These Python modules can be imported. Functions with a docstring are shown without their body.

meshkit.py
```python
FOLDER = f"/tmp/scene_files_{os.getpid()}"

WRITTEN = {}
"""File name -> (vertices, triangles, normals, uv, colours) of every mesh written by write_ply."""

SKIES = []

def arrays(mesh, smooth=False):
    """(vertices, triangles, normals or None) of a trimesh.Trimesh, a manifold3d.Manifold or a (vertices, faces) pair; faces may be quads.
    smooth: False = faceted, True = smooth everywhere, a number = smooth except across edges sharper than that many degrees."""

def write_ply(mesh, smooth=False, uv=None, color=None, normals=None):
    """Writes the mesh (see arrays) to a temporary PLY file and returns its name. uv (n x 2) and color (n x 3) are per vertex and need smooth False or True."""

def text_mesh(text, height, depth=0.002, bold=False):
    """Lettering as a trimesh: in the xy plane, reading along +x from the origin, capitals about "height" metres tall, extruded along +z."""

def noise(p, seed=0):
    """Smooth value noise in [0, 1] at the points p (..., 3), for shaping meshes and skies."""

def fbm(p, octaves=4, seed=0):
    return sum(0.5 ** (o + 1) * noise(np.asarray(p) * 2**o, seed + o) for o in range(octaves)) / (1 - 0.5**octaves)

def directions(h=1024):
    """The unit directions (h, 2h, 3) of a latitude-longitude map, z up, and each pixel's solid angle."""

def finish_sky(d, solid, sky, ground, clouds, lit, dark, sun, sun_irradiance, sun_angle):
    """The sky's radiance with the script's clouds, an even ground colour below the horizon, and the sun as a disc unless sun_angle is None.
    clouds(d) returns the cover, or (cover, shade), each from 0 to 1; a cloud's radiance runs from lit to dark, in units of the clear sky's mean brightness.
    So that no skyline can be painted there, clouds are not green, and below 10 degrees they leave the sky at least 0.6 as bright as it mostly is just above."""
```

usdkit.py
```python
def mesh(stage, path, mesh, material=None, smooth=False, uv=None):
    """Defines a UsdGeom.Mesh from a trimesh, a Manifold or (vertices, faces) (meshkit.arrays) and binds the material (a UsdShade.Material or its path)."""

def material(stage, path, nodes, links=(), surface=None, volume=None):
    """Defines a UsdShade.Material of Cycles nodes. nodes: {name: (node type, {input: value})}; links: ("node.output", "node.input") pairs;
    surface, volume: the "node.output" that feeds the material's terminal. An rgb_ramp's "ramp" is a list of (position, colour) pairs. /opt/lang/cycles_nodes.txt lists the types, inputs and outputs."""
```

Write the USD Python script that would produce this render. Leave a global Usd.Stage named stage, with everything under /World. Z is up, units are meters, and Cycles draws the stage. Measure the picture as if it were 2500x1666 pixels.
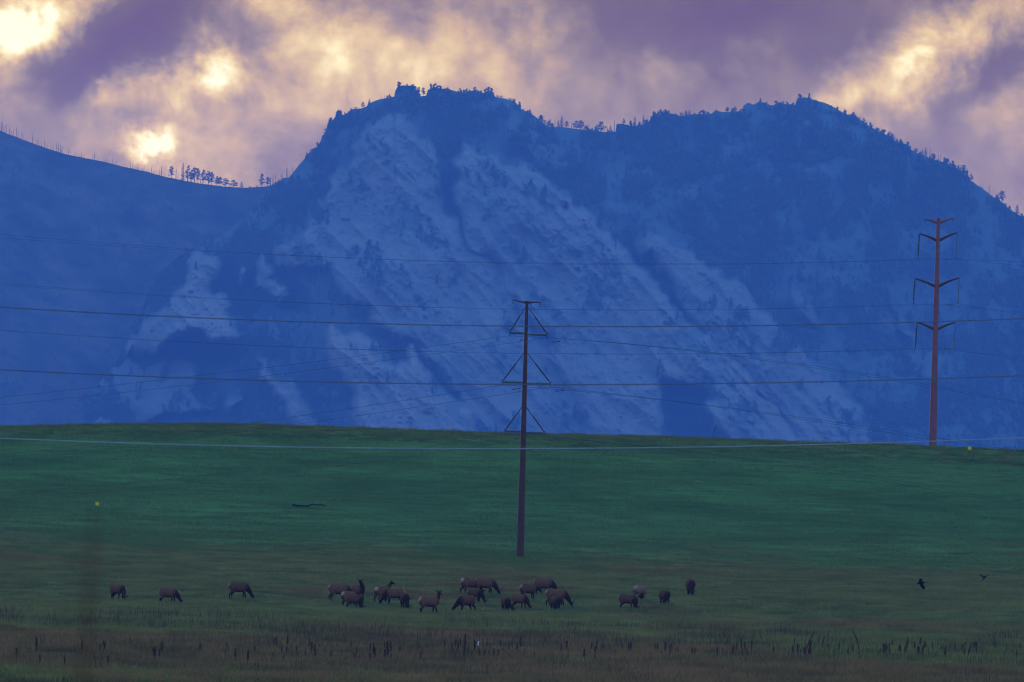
import math, numpy as np, trimesh, usdkit, meshkit
import manifold3d as m3
from scipy.interpolate import PchipInterpolator
from scipy.ndimage import gaussian_filter, gaussian_filter1d
import shapely
from pxr import Usd, UsdGeom, UsdLux, UsdShade, Gf, Sdf, Vt

stage = Usd.Stage.CreateInMemory()
UsdGeom.SetStageUpAxis(stage, 'Z')
UsdGeom.Xform.Define(stage, '/World')
UsdGeom.Scope.Define(stage, '/World/Looks')

# ------------------------------------------------------------------ camera, sky, sun, exposure
EXPOSURE = 3.1
CAM_Z, ROLL, PITCH = 8.6, math.radians(1.5), 417 * 4.8e-5
K = 4.8e-5                                     # angle of one pixel of the 2500 px wide photograph
FWD = np.array([0, math.cos(PITCH), math.sin(PITCH)])
UP0 = np.array([0, -math.sin(PITCH), math.cos(PITCH)])
R0 = np.array([1.0, 0, 0])
RIGHT = R0 * math.cos(ROLL) + UP0 * math.sin(ROLL)
UP = UP0 * math.cos(ROLL) - R0 * math.sin(ROLL)
EYE = np.array([0, 0, CAM_Z])
cam = UsdGeom.Camera.Define(stage, '/World/camera')
cam.CreateHorizontalApertureAttr(36.0)
cam.CreateFocalLengthAttr(300.0)
cam.CreateFStopAttr(5.6)
cam.CreateFocusDistanceAttr(760.0)
cam.CreateClippingRangeAttr(Gf.Vec2f(0.5, 60000))
cam.CreateExposureAttr(EXPOSURE)
cam.AddTransformOp().Set(Gf.Matrix4d(*RIGHT, 0, *UP, 0, *(-FWD), 0, *EYE, 1))


def ray(px, py):
    """Directions with unit forward (world y) part towards points of the photograph."""
    px, py = np.asarray(px, float), np.asarray(py, float)
    d = FWD + RIGHT * ((px - 1250) * K)[..., None] + UP * ((833 - py) * K)[..., None]
    return d / d[..., 1:2]


def P(px, py, depth):
    return EYE + ray(px, py) * np.asarray(depth, float)[..., None]


SUN_EL, SUN_AZ = math.radians(7.0), math.radians(-8.0)
SKY_STRENGTH = 0.1
L = 1.0 / (SKY_STRENGTH * 2 ** EXPOSURE)
N, LK = {}, []


def nd(name, kind, links=None, **inp):
    N[name] = (kind, inp)
    for k, src in (links or {}).items():
        LK.append((src, f'{name}.{k}'))
    return name


def mth(name, op, a, b=None, clamp=False):
    links, inp = {}, {'math_type': op, 'use_clamp': clamp}
    for k, v in (('value1', a), ('value2', b)):
        if isinstance(v, str):
            links[k] = v
        elif v is not None:
            inp[k] = v
    nd(name, 'math', links, **inp)
    return name + '.value'


nd('tc', 'texture_coordinate')
nd('sep', 'separate_xyz', {'vector': 'tc.generated'})
nd('clear', 'sky_texture', sky_type='single_scattering', sun_disc=False, sun_elevation=SUN_EL, sun_rotation=SUN_AZ, aerosol_density=0.3, ozone_density=3.2)
az = mth('az', 'arctan2', 'sep.x', 'sep.y')
el = mth('el', 'arcsine', 'sep.z')
nd('ae', 'combine_xyz', {'x': az, 'y': el})
# billows: turbulence that bends and breaks the bright openings
nd('wn', 'noise_texture', {'vector': 'tc.generated'}, scale=66.0, detail=8.0, roughness=0.64)
nd('wc', 'vector_math', {'vector1': 'wn.color'}, math_type='subtract', vector2=(.5, .5, .5))
nd('ws', 'vector_math', {'vector1': 'wc.vector'}, math_type='scale', scale=0.0175)
nd('warped', 'vector_math', {'vector1': 'ae.vector', 'vector2': 'ws.vector'}, math_type='add')
nd('n1', 'noise_texture', {'vector': 'tc.generated'}, scale=115.0, detail=9.0, roughness=0.66, distortion=0.25)
nd('n2', 'noise_texture', {'vector': 'tc.generated'}, scale=22.0, detail=4.0, roughness=0.5)
OPEN = [  # openings and thick parts of the cloud: direction (as seen from the camera), half sizes, tilt, strength
    (70, 10, 205, 115, 40, .80), (55, 95, 95, 75, 70, .45), (30, 235, 95, 85, 0, .22), (335, 228, 95, 65, 10, .34), (515, 190, 105, 52, 12, .46), (430, 212, 170, 70, 12, .16),
    (378, 352, 80, 42, 20, .74), (360, 330, 170, 100, 20, .20), (800, 140, 480, 230, 8, .33), (640, 5, 160, 70, 0, .34), (785, 130, 90, 130, 75, .14),
    (890, 95, 110, 60, 0, .12), (1010, 150, 95, 50, -40, .16), (1085, 80, 60, 170, 5, .08), (700, 270, 420, 100, 15, .08), (1300, 70, 140, 110, 0, .22), (1260, 200, 280, 150, 0, .09),
    (1640, 190, 280, 70, 18, .08), (2240, 150, 390, 100, 38, .36), (2215, 175, 110, 55, 50, .26), (2085, 265, 85, 50, 30, .26), (2390, 60, 210, 90, 40, .24),
    (2130, 150, 160, 70, 45, .12), (2485, 255, 140, 95, 30, .22), (330, 90, 270, 115, 30, -.34), (170, 260, 150, 110, 0, -.08), (1780, 60, 380, 110, 0, -.19),
    (2430, 180, 170, 60, 38, -.18), (2330, 330, 160, 100, 40, -.03), (1500, 300, 400, 110, 0, .0), (560, 420, 340, 90, 0, .04)]
total = None
for i, (bx, by, rx, ry, rot, amp) in enumerate(OPEN):
    d = ray(bx, by)
    a0, e0 = math.atan2(d[0], d[1]), math.asin(d[2] / np.linalg.norm(d))
    nd(f'mp{i}', 'mapping', {'vector': 'warped.vector'}, mapping_type='texture', location=(a0, e0, 0), rotation=(0, 0, math.radians(rot)), scale=(rx * K, ry * K, 1))
    nd(f'ln{i}', 'vector_math', {'vector1': f'mp{i}.vector'}, math_type='length')
    nd(f'fl{i}', 'map_range', {'value': f'ln{i}.value'}, range_type='smoothstep', from_min=1.5, from_max=-0.2, to_min=0.0, to_max=amp, clamp=True)
    total = f'fl{i}.result' if total is None else mth(f'ad{i}', 'add', total, f'fl{i}.result')
nz = mth('nz', 'subtract', 'n1.fac', 0.5)
k1 = mth('k1', 'multiply', total, 2.6)
k2 = mth('k2', 'add', k1, 0.5)
k3 = mth('k3', 'multiply', nz, k2)
big = mth('big', 'subtract', 'n2.fac', 0.5)
big2 = mth('big2', 'multiply', big, 0.32)
low = nd('low', 'map_range', {'value': el}, from_min=0.066, from_max=0.036, to_min=0.0, to_max=0.16, clamp=True) + '.result'
b0 = mth('b0', 'add', total, k3)
b1 = mth('b1', 'add', b0, big2)
b2 = mth('b2', 'add', b1, low)
b3 = mth('b3', 'add', b2, 0.155, clamp=True)
CLOUD = [(0, (.150, .062, .000)), (.15, (.190, .106, .004)), (.32, (.345, .228, .075)), (.50, (.60, .385, .10)), (.68, (.82, .58, .15)), (.84, (1.02, .83, .33)), (1, (1.25, 1.14, .74))]
nd('cloud', 'rgb_ramp', {'fac': b3}, ramp=[(p, tuple(x * L for x in c)) for p, c in CLOUD])
cover = nd('cover', 'map_range', {'value': 'sep.z'}, from_min=0.12, from_max=0.40, to_min=1.0, to_max=0.0, clamp=True) + '.result'
nd('n3', 'noise_texture', {'vector': 'tc.generated'}, scale=4.0, detail=6.0, roughness=0.55)
gap = nd('gap', 'map_range', {'value': 'n3.fac'}, range_type='smoothstep', from_min=0.47, from_max=0.66, to_min=0.0, to_max=0.45, clamp=True) + '.result'
cv = mth('cv', 'maximum', cover, gap)
nd('skymix', 'mix_color', {'fac': cv, 'a': 'clear.color', 'b': 'cloud.color'})
nd('bg', 'background_shader', {'color': 'skymix.result'}, strength=SKY_STRENGTH)
sky = UsdLux.DomeLight.Define(stage, '/World/sky')
UsdShade.MaterialBindingAPI.Apply(sky.GetPrim()).Bind(usdkit.material(stage, '/World/Looks/sky_look', N, LK, surface='bg.background'))
sky.GetPrim().SetCustomDataByKey('kind', 'structure')
sun = UsdLux.DistantLight.Define(stage, '/World/sun')
sun.CreateIntensityAttr(0.12)
sun.CreateAngleAttr(12.0)
sun.CreateNormalizeAttr(True)
sun.CreateColorAttr(Gf.Vec3f(1.0, 0.82, 0.62))
sun.AddRotateXYZOp().Set(Gf.Vec3f(90 - math.degrees(SUN_EL), 0, 180 - math.degrees(SUN_AZ)))   # its -z axis points away from the sun

# ------------------------------------------------------------------ helpers
rng = np.random.default_rng(7)
used = {}
MAT = {}


def numbered(parent, name):
    k = (parent, name)
    n = used.get(k, 0)
    used[k] = n + 1
    return f'{parent}/{name}' + (f'_{n:03d}' if n else '')


def tag(prim, label=None, cat=None, group=None, kind=None):
    for k, v in (('label', label), ('category', cat), ('group', group), ('kind', kind)):
        if v:
            prim.SetCustomDataByKey(k, v)
    return prim


def obj(name, mesh, mat, parent='/World', smooth=False, attrs=None):
    path = numbered(str(parent.GetPath()) if not isinstance(parent, str) else parent, name)
    m = usdkit.mesh(stage, path, mesh, MAT[mat] if isinstance(mat, str) else mat, smooth=smooth)
    for k, v in (attrs or {}).items():
        v = np.asarray(v, np.float32)
        if v.ndim == 1:
            UsdGeom.PrimvarsAPI(m).CreatePrimvar(k, Sdf.ValueTypeNames.FloatArray, 'vertex').Set(Vt.FloatArray.FromNumpy(v))
        else:
            UsdGeom.PrimvarsAPI(m).CreatePrimvar(k, Sdf.ValueTypeNames.Color3fArray, 'vertex').Set(Vt.Vec3fArray.FromNumpy(v))
    return m.GetPrim()


def thing(name, loc, rotz=0.0, scale=1.0, tilt=None):
    x = UsdGeom.Xform.Define(stage, numbered('/World', name))
    x.AddTranslateOp().Set(Gf.Vec3d(*map(float, loc)))
    if rotz:
        x.AddRotateZOp().Set(float(rotz))
    if np.ndim(scale) or scale != 1.0:
        x.AddScaleOp().Set(Gf.Vec3f(*map(float, np.broadcast_to(scale, 3))))
    return x.GetPrim()


def proto(name):
    """A class prim: the source that copies of one kind refer to."""
    return stage.CreateClassPrim(f'/class_{name}')


def copy_of(cls, name, loc, rotz=0.0, scale=1.0):
    p = thing(name, loc, rotz, scale)
    p.GetReferences().AddInternalReference(cls.GetPath())
    p.SetInstanceable(True)
    return p


def tube(pts, radii, sides=8, caps=True):
    pts = np.asarray(pts, float)
    radii = np.broadcast_to(radii, (len(pts),))
    t = np.gradient(pts, axis=0)
    t /= np.linalg.norm(t, axis=1, keepdims=True) + 1e-12
    ref = np.array([0, 0, 1.0]) if abs(t[:, 2]).mean() < .8 else np.array([0, 1.0, 0])
    a = np.cross(t, ref)
    a /= np.linalg.norm(a, axis=1, keepdims=True) + 1e-12
    b = np.cross(t, a)
    ang = np.arange(sides) * 2 * np.pi / sides
    v = pts[:, None] + radii[:, None, None] * (np.cos(ang)[None, :, None] * a[:, None] + np.sin(ang)[None, :, None] * b[:, None])
    n = len(pts)
    i, j = np.meshgrid(np.arange(n - 1), np.arange(sides), indexing='ij')
    q = np.stack([i * sides + j, i * sides + (j + 1) % sides, (i + 1) * sides + (j + 1) % sides, (i + 1) * sides + j], -1).reshape(-1, 4)
    f = np.vstack([q[:, [0, 2, 1]], q[:, [0, 3, 2]]])
    v = v.reshape(-1, 3)
    if caps:
        v = np.vstack([v, pts[0], pts[-1]])
        c0, c1 = n * sides, n * sides + 1
        k = np.arange(sides)
        f = np.vstack([f, np.stack([np.full(sides, c0), k, (k + 1) % sides], 1), np.stack([np.full(sides, c1), (n - 1) * sides + (k + 1) % sides, (n - 1) * sides + k], 1)])
    return trimesh.Trimesh(v, f, process=False)


def join(ms):
    return trimesh.util.concatenate([m for m in ms])


def simple(name, color, rough=0.8, noise=None, spec=0.2):
    """noise: (scale, second colour): breaks the plain colour up."""
    if noise:
        s, c2 = noise
        n = {'g': ('texture_coordinate', {}), 'n': ('noise_texture', {'scale': s, 'detail': 5.0, 'roughness': .6}), 'm': ('mix_color', {'a': color, 'b': c2}),
             'r': ('map_range', {'from_min': .35, 'from_max': .65, 'clamp': True}), 'p': ('principled_bsdf', {'roughness': rough, 'specular_ior_level': spec})}
        MAT[name] = usdkit.material(stage, f'/World/Looks/{name}', n, [('g.object', 'n.vector'), ('n.fac', 'r.value'), ('r.result', 'm.fac'), ('m.result', 'p.base_color')], surface='p.BSDF')
    else:
        MAT[name] = usdkit.material(stage, f'/World/Looks/{name}', {'p': ('principled_bsdf', {'base_color': color, 'roughness': rough, 'specular_ior_level': spec})}, [], surface='p.BSDF')


simple('rust_steel', (.058, .0175, .008), .85, (1.2, (.036, .011, .0065)))
simple('red_steel', (.155, .041, .047), .85, (.35, (.105, .030, .034)))
simple('insulator_grey', (.055, .060, .070), .5)
simple('insulator_dark', (.02, .022, .03), .5)
simple('hardware', (.03, .03, .035), .6)
simple('wire_metal', (.022, .024, .030), .8, None, 0.05)
simple('lit_cable', (.15, .16, .18), .7)  # near cable colour lightened to stand for sky light on its top
simple('shaded_cable', (.070, .075, .10), .9, None, 0.05)  # near cable colour darkened to stand for shade on its underside
simple('bark', (.030, .022, .020), .9)
simple('needles', (.014, .025, .028), .9, (3.0, (.023, .036, .034)))
simple('burnt_wood', (.020, .016, .017), .9)
simple('stalk', (.055, .024, .011), .9)
simple('seed_head', (.032, .011, .0045), .9, (14.0, (.018, .006, .003)))
simple('weed', (.034, .024, .011), .9)
simple('antler', (.060, .036, .022), .8)
simple('feather', (.006, .006, .007), 1.0, None, 0.0)
simple('yellow_cloth', (.42, .26, .008), .8)
simple('yellow_petal', (.30, .22, .02), .8)
simple('stake_wood', (.08, .06, .04), .8)
simple('white_paint', (.45, .46, .47), .7)
simple('deadwood', (.007, .005, .005), .9)
simple('post_steel', (.03, .032, .034), .8)
simple('near_stem', (.050, .026, .010), .9)


def mat_grass():
    """Meadow: bands of different sward lie across the valley and up the hill; noise breaks them up."""
    n = {'g': ('geometry', {}), 's': ('separate_xyz', {}),
         'nb': ('noise_texture', {'scale': .011, 'detail': 4.0, 'roughness': .6}), 'nm': ('noise_texture', {'scale': .05, 'detail': 4.0, 'roughness': .6}),
         'nf': ('noise_texture', {'scale': 1.1, 'detail': 5.0, 'roughness': .7}),
         'o': ('math', {'math_type': 'subtract', 'value2': .5}), 'o2': ('math', {'math_type': 'multiply', 'value2': 90.0}),
         'om': ('math', {'math_type': 'subtract', 'value2': .5}), 'om2': ('math', {'math_type': 'multiply', 'value2': 40.0}),
         'y1': ('math', {'math_type': 'add'}), 'y2': ('math', {'math_type': 'add'}), 'y3': ('map_range', {'from_min': 400.0, 'from_max': 1200.0, 'clamp': True}),
         'rp': ('rgb_ramp', {'ramp': [(0, (.072, .042, .020)), (.10, (.072, .045, .021)), (.17, (.074, .049, .022)), (.22, (.064, .066, .025)), (.36, (.063, .076, .027)), (.50, (.070, .078, .029)),
                                      (.57, (.067, .078, .029)), (.64, (.057, .078, .026)), (.72, (.045, .083, .026)), (.80, (.042, .085, .025)), (.86, (.050, .084, .024)), (.90, (.068, .084, .024)), (1, (.06, .085, .02))]}),
         'mm': ('map_range', {'from_min': .3, 'from_max': .7, 'to_min': .70, 'to_max': 1.26, 'clamp': True}), 'mf': ('map_range', {'from_min': .25, 'from_max': .75, 'to_min': .7, 'to_max': 1.3, 'clamp': True}),
         'mu': ('math', {'math_type': 'multiply'}), 'vm': ('vector_math', {'math_type': 'scale'}),
         'bp': ('bump', {'strength': .4, 'distance': .08}), 'd': ('diffuse_bsdf', {'roughness': .6})}
    lk = [('g.position', 's.vector'), ('g.position', 'nb.vector'), ('g.position', 'nm.vector'), ('g.position', 'nf.vector'), ('nb.fac', 'o.value1'), ('o.value', 'o2.value1'), ('nm.fac', 'om.value1'),
          ('om.value', 'om2.value1'), ('s.y', 'y1.value1'), ('o2.value', 'y1.value2'), ('y1.value', 'y2.value1'), ('om2.value', 'y2.value2'), ('y2.value', 'y3.value'), ('y3.result', 'rp.fac'),
          ('nm.fac', 'mm.value'), ('nf.fac', 'mf.value'), ('mm.result', 'mu.value1'), ('mf.result', 'mu.value2'), ('rp.color', 'vm.vector1'), ('mu.value', 'vm.scale'), ('vm.vector', 'd.color'),
          ('nf.fac', 'bp.height'), ('bp.normal', 'd.normal')]
    MAT['meadow'] = usdkit.material(stage, '/World/Looks/meadow', n, lk, surface='d.BSDF')


mat_grass()


def mat_rock(name, forest, forest2, rock, rock2):
    n = {'a': ('attribute', {'attribute': 'rock'}), 'g': ('geometry', {}),
         'n1': ('noise_texture', {'scale': .02, 'detail': 8.0, 'roughness': .65}), 'n2': ('noise_texture', {'scale': .07, 'detail': 6.0, 'roughness': .65}),
         'ma': ('mapping', {'mapping_type': 'point', 'rotation': (0, math.radians(42), 0), 'scale': (.010, .03, .075)}), 'n3': ('noise_texture', {'scale': 1.0, 'detail': 7.0, 'roughness': .62}),
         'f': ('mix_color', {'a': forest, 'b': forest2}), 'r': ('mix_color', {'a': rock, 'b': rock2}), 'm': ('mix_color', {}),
         'r1': ('map_range', {'from_min': .38, 'from_max': .62, 'clamp': True}), 'r2': ('map_range', {'from_min': .28, 'from_max': .72, 'clamp': True}),
         'o': ('math', {'math_type': 'subtract', 'value2': .5}), 'o2': ('math', {'math_type': 'multiply', 'value2': .9}), 'o3': ('math', {'math_type': 'add'}),
         'mr': ('map_range', {'range_type': 'linear', 'from_min': .10, 'from_max': .95, 'clamp': True}),
         'bp': ('bump', {'strength': .7, 'distance': 1.6}), 'd': ('diffuse_bsdf', {'roughness': .4})}
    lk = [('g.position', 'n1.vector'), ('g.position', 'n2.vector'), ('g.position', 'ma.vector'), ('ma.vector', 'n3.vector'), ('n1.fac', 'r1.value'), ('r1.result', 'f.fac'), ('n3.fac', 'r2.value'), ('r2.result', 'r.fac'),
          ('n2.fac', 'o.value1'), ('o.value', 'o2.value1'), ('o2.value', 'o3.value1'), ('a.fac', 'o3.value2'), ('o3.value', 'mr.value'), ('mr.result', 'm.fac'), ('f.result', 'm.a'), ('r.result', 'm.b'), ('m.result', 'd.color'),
          ('n3.fac', 'bp.height'), ('bp.normal', 'd.normal')]
    MAT[name] = usdkit.material(stage, f'/World/Looks/{name}', n, lk, surface='d.BSDF')


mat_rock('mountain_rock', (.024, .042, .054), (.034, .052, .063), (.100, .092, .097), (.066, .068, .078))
mat_rock('hill_soil', (.014, .018, .018), (.042, .038, .036), (.09, .075, .07), (.06, .05, .05))
MAT['fur'] = usdkit.material(stage, '/World/Looks/fur', {'a': ('attribute', {'attribute': 'coat'}), 't': ('texture_coordinate', {}), 'n': ('noise_texture', {'scale': 9.0, 'detail': 5.0}), 'r': ('map_range', {'from_min': .3, 'from_max': .7, 'to_min': .75, 'to_max': 1.25}),
                             'v': ('vector_math', {'math_type': 'scale'}), 'p': ('principled_bsdf', {'roughness': 1.0, 'specular_ior_level': 0.0})},
                             [('t.object', 'n.vector'), ('n.fac', 'r.value'), ('a.color', 'v.vector1'), ('r.result', 'v.scale'), ('v.vector', 'p.base_color')], surface='p.BSDF')

# ------------------------------------------------------------------ the meadow and the hill
GD = np.array([-400, 0, 25, 60, 120, 200, 300, 430, 510, 600, 680, 725, 800, 900, 960, 1040, 1120, 1165, 1300, 1700, 2600, 5000, 8600, 12000, 30000.])
GZ = np.array([6.5, 6.9, 6.85, 6.0, 4.2, 2.2, .5, 0, .28, .36, .44, 1.47, 2.6, 3.93, 6.76, 12.2, 18.4, 18.35, 14, 6, 1, 0, 20, 30, 30.])
_g = PchipInterpolator(GD, GZ)


def ground(x, y):
    x, y = np.asarray(x, float), np.asarray(y, float)
    w = np.clip((y - 760) / 160, 0, 1) * np.clip((1500 - y) / 300, 0, 1)
    p = np.stack([x, y * .8, np.zeros_like(x)], -1)
    und = (meshkit.fbm(p / 75.0, 2, 5) - .5) * 1.7 * w + (meshkit.fbm(p / 18.0, 2, 9) - .5) * (.20 + .02 * w)
    und = und + np.clip((y - 860) / 240, 0, 1) * np.clip((2000 - y) / 600, 0, 1) * (.55 - 1.2 * np.minimum((x / 67.0) ** 2, 2.5))
    near = np.clip((y - 150) / 150, 0, 1)
    return _g(np.clip(y, -400, 30000)) + und * near * np.clip((3000 - y) / 1000, 0, 1)


def on_ground(px, py, lo=405.0, hi=1180.0):
    d = np.arange(lo, hi, .5)
    r = ray(px, py)
    pts = EYE + r[None] * d[:, None]
    under = np.nonzero(pts[:, 2] <= ground(pts[:, 0], pts[:, 1]))[0]
    p = pts[under[0]] if len(under) else pts[-1]
    return np.array([p[0], p[1], float(ground(p[0], p[1]))])


yy = np.concatenate([np.linspace(-400, 100, 30), np.linspace(110, 400, 40), np.linspace(403, 1200, 420), np.geomspace(1215, 12400, 60)])
ss = np.linspace(-1, 1, 260)
ss = np.sign(ss) * (.16 * np.abs(ss) + .84 * np.abs(ss) ** 5)
X = ss[None, :] * (300 + np.abs(yy[:, None]) * .5)
Y = np.repeat(yy[:, None], len(ss), 1)
Z = ground(X, Y)


def grid_faces(r, c):
    i, j = np.meshgrid(np.arange(r - 1), np.arange(c - 1), indexing='ij')
    q = np.stack([i * c + j, i * c + j + 1, (i + 1) * c + j + 1, (i + 1) * c + j], -1).reshape(-1, 4)
    return np.vstack([q[:, [0, 1, 2]], q[:, [0, 2, 3]]])


tag(obj('meadow', (np.stack([X, Y, Z], -1).reshape(-1, 3), grid_faces(*X.shape)), 'meadow', smooth=True), kind='structure')

# ------------------------------------------------------------------ mountains
MASSIF = [(-300, 1330), (0, 1230), (80, 1120), (150, 1010), (230, 950), (290, 880), (330, 790), (372, 700), (420, 640), (470, 606), (520, 590), (560, 560), (600, 530), (640, 488), (672, 450), (684, 444), (693, 434), (704, 436), (711, 427), (726, 409), (744, 387), (754, 373), (771, 361), (783, 346), (786, 331), (795, 326), (798, 308), (812, 293), (818, 287),
          (830, 281), (848, 280), (850, 273), (866, 266), (878, 266), (896, 259), (908, 250), (925, 243), (963, 236), (964, 224), (970, 213), (979, 209), (1006, 210), (1015, 218), (1027, 235), (1041, 234), (1043, 221), (1056, 214),
          (1086, 217), (1113, 223), (1134, 229), (1146, 221), (1161, 224), (1175, 228), (1193, 225), (1207, 232), (1209, 237), (1232, 241), (1253, 247), (1268, 259), (1272, 268), (1294, 275), (1312, 289), (1338, 310), (1389, 312),
          (1418, 317), (1478, 323), (1503, 322), (1505, 303), (1525, 303), (1537, 307), (1567, 308), (1586, 301), (1588, 289), (1594, 280), (1612, 282), (1615, 276), (1630, 274), (1647, 283), (1668, 282), (1692, 279), (1734, 279),
          (1752, 271), (1770, 274), (1814, 273), (1815, 258), (1826, 251), (1838, 256), (1853, 249), (1868, 251), (1877, 257), (1894, 258), (1906, 249), (1917, 255), (1942, 257), (1944, 244), (1953, 240), (1964, 238), (1976, 240),
          (1989, 245), (2015, 252), (2038, 263), (2066, 280), (2094, 288), (2117, 304), (2140, 319), (2163, 330), (2188, 345), (2211, 358), (2239, 374), (2270, 388), (2305, 396), (2328, 409), (2354, 425), (2372, 443), (2400, 462),
          (2423, 480), (2448, 495), (2466, 513), (2489, 525), (2500, 534), (2600, 600), (2760, 690), (2950, 790)]
BARE = [(-500, 190), (-300, 240), (-100, 293), (0, 319), (32, 332), (81, 351), (129, 367), (161, 377), (210, 387), (258, 396), (307, 409), (355, 419), (404, 432), (452, 442), (484, 448), (549, 456), (597, 459), (646, 456), (678, 449), (720, 468), (800, 505), (1000, 570), (1300, 650)]
MX, MY = np.array(MASSIF, float).T
BX, BY = np.array(BARE, float).T
D_M, D_B = 10000.0, 10500.0
ROCKS = [  # bare slabs and pinnacles: outline in the photograph, how far it stands out, how bare it is
    ([(813, 403), (802, 453), (798, 492), (780, 483), (765, 501), (759, 540), (741, 564), (726, 578), (703, 593), (670, 611), (668, 640), (700, 655), (760, 650), (830, 690), (880, 740), (930, 800), (1010, 850), (1080, 920), (1130, 1000), (1180, 1110), (1500, 1110), (1450, 960), (1350, 800), (1230, 640), (1130, 570),
      (1085, 500), (1070, 420), (1055, 360), (1010, 320), (960, 296), (935, 292), (915, 316), (893, 317), (854, 350), (860, 388)], 60, .72),
    ([(1113, 346), (1108, 440), (1118, 520), (1135, 600), (1200, 650), (1300, 790), (1400, 960), (1440, 1110), (1620, 1110), (1608, 920), (1700, 960), (1790, 1110), (1990, 1110), (1900, 1010), (1751, 851), (1664, 755), (1595, 681), (1549, 617), (1540, 603), (1462, 544), (1393, 516), (1350, 450), (1315, 420), (1255, 397), (1214, 388), (1170, 360)], 85, .74),
    ([(1581, 557), (1560, 590), (1600, 660), (1672, 750), (1730, 850), (1830, 950), (1900, 1020), (1960, 1110), (2190, 1110), (2120, 1020), (1999, 911), (1940, 850), (1903, 810), (1889, 773), (1834, 727), (1765, 672), (1719, 640), (1636, 585)], 60, .66),
    ([(493, 621), (520, 632), (533, 649), (530, 689), (542, 716), (560, 740), (578, 765), (582, 848), (548, 842), (487, 814), (438, 833), (380, 880), (318, 870), (300, 900), (318, 850), (349, 820), (352, 790), (364, 759), (419, 716), (456, 692), (455, 661), (468, 634)], 150, .95),
    ([(600, 646), (612, 660), (608, 700), (596, 730), (584, 690), (588, 660)], 60, .8), ([(640, 626), (655, 645), (664, 680), (690, 715), (700, 750), (660, 730), (628, 700), (622, 655)], 60, .8),
    ([(806, 800), (830, 815), (855, 802), (890, 820), (912, 835), (939, 855), (974, 879), (983, 870), (981, 853), (992, 845), (1005, 853), (1014, 873), (1038, 893), (1047, 923), (1094, 965), (1138, 990), (1158, 1025), (1172, 1062), (1175, 1120), (890, 1120), (880, 1040), (855, 975), (839, 937), (824, 910), (793, 893), (789, 844)], 170, .98),
    ([(630, 875), (648, 872), (670, 897), (700, 930), (731, 961), (752, 992), (775, 1050), (790, 1110), (740, 1110), (720, 1040), (690, 1000), (665, 950), (640, 915)], 80, .75),
    ([(569, 950), (588, 965), (592, 1000), (575, 1005), (556, 985)], 40, .6), ([(150, 985), (162, 978), (176, 986), (172, 996), (152, 996)], 40, .8), ([(232, 1008), (248, 1002), (268, 1022), (282, 1060), (226, 1060)], 60, .85),
    ([(300, 880), (360, 860), (430, 880), (480, 870), (470, 940), (520, 1000), (420, 1000), (350, 1040), (300, 1000), (250, 960), (205, 920), (250, 905)], 40, .55), ([(640, 760), (700, 800), (690, 850), (640, 820)], 25, .4),
    ([(960, 290), (1000, 300), (1040, 330), (1010, 345), (965, 330)], 25, .5), ([(1250, 300), (1330, 330), (1400, 420), (1360, 430), (1290, 370)], 20, .28), ([(1920, 690), (1960, 730), (1990, 800), (1965, 800), (1935, 750)], 30, .45), ([(2190, 770), (2300, 900), (2280, 960), (2200, 860)], 20, .32),
    ([(1940, 262), (1990, 300), (1960, 360), (1935, 320)], 25, .3), ([(1230, 245), (1275, 300), (1250, 330), (1215, 280)], 20, .35)]


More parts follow.
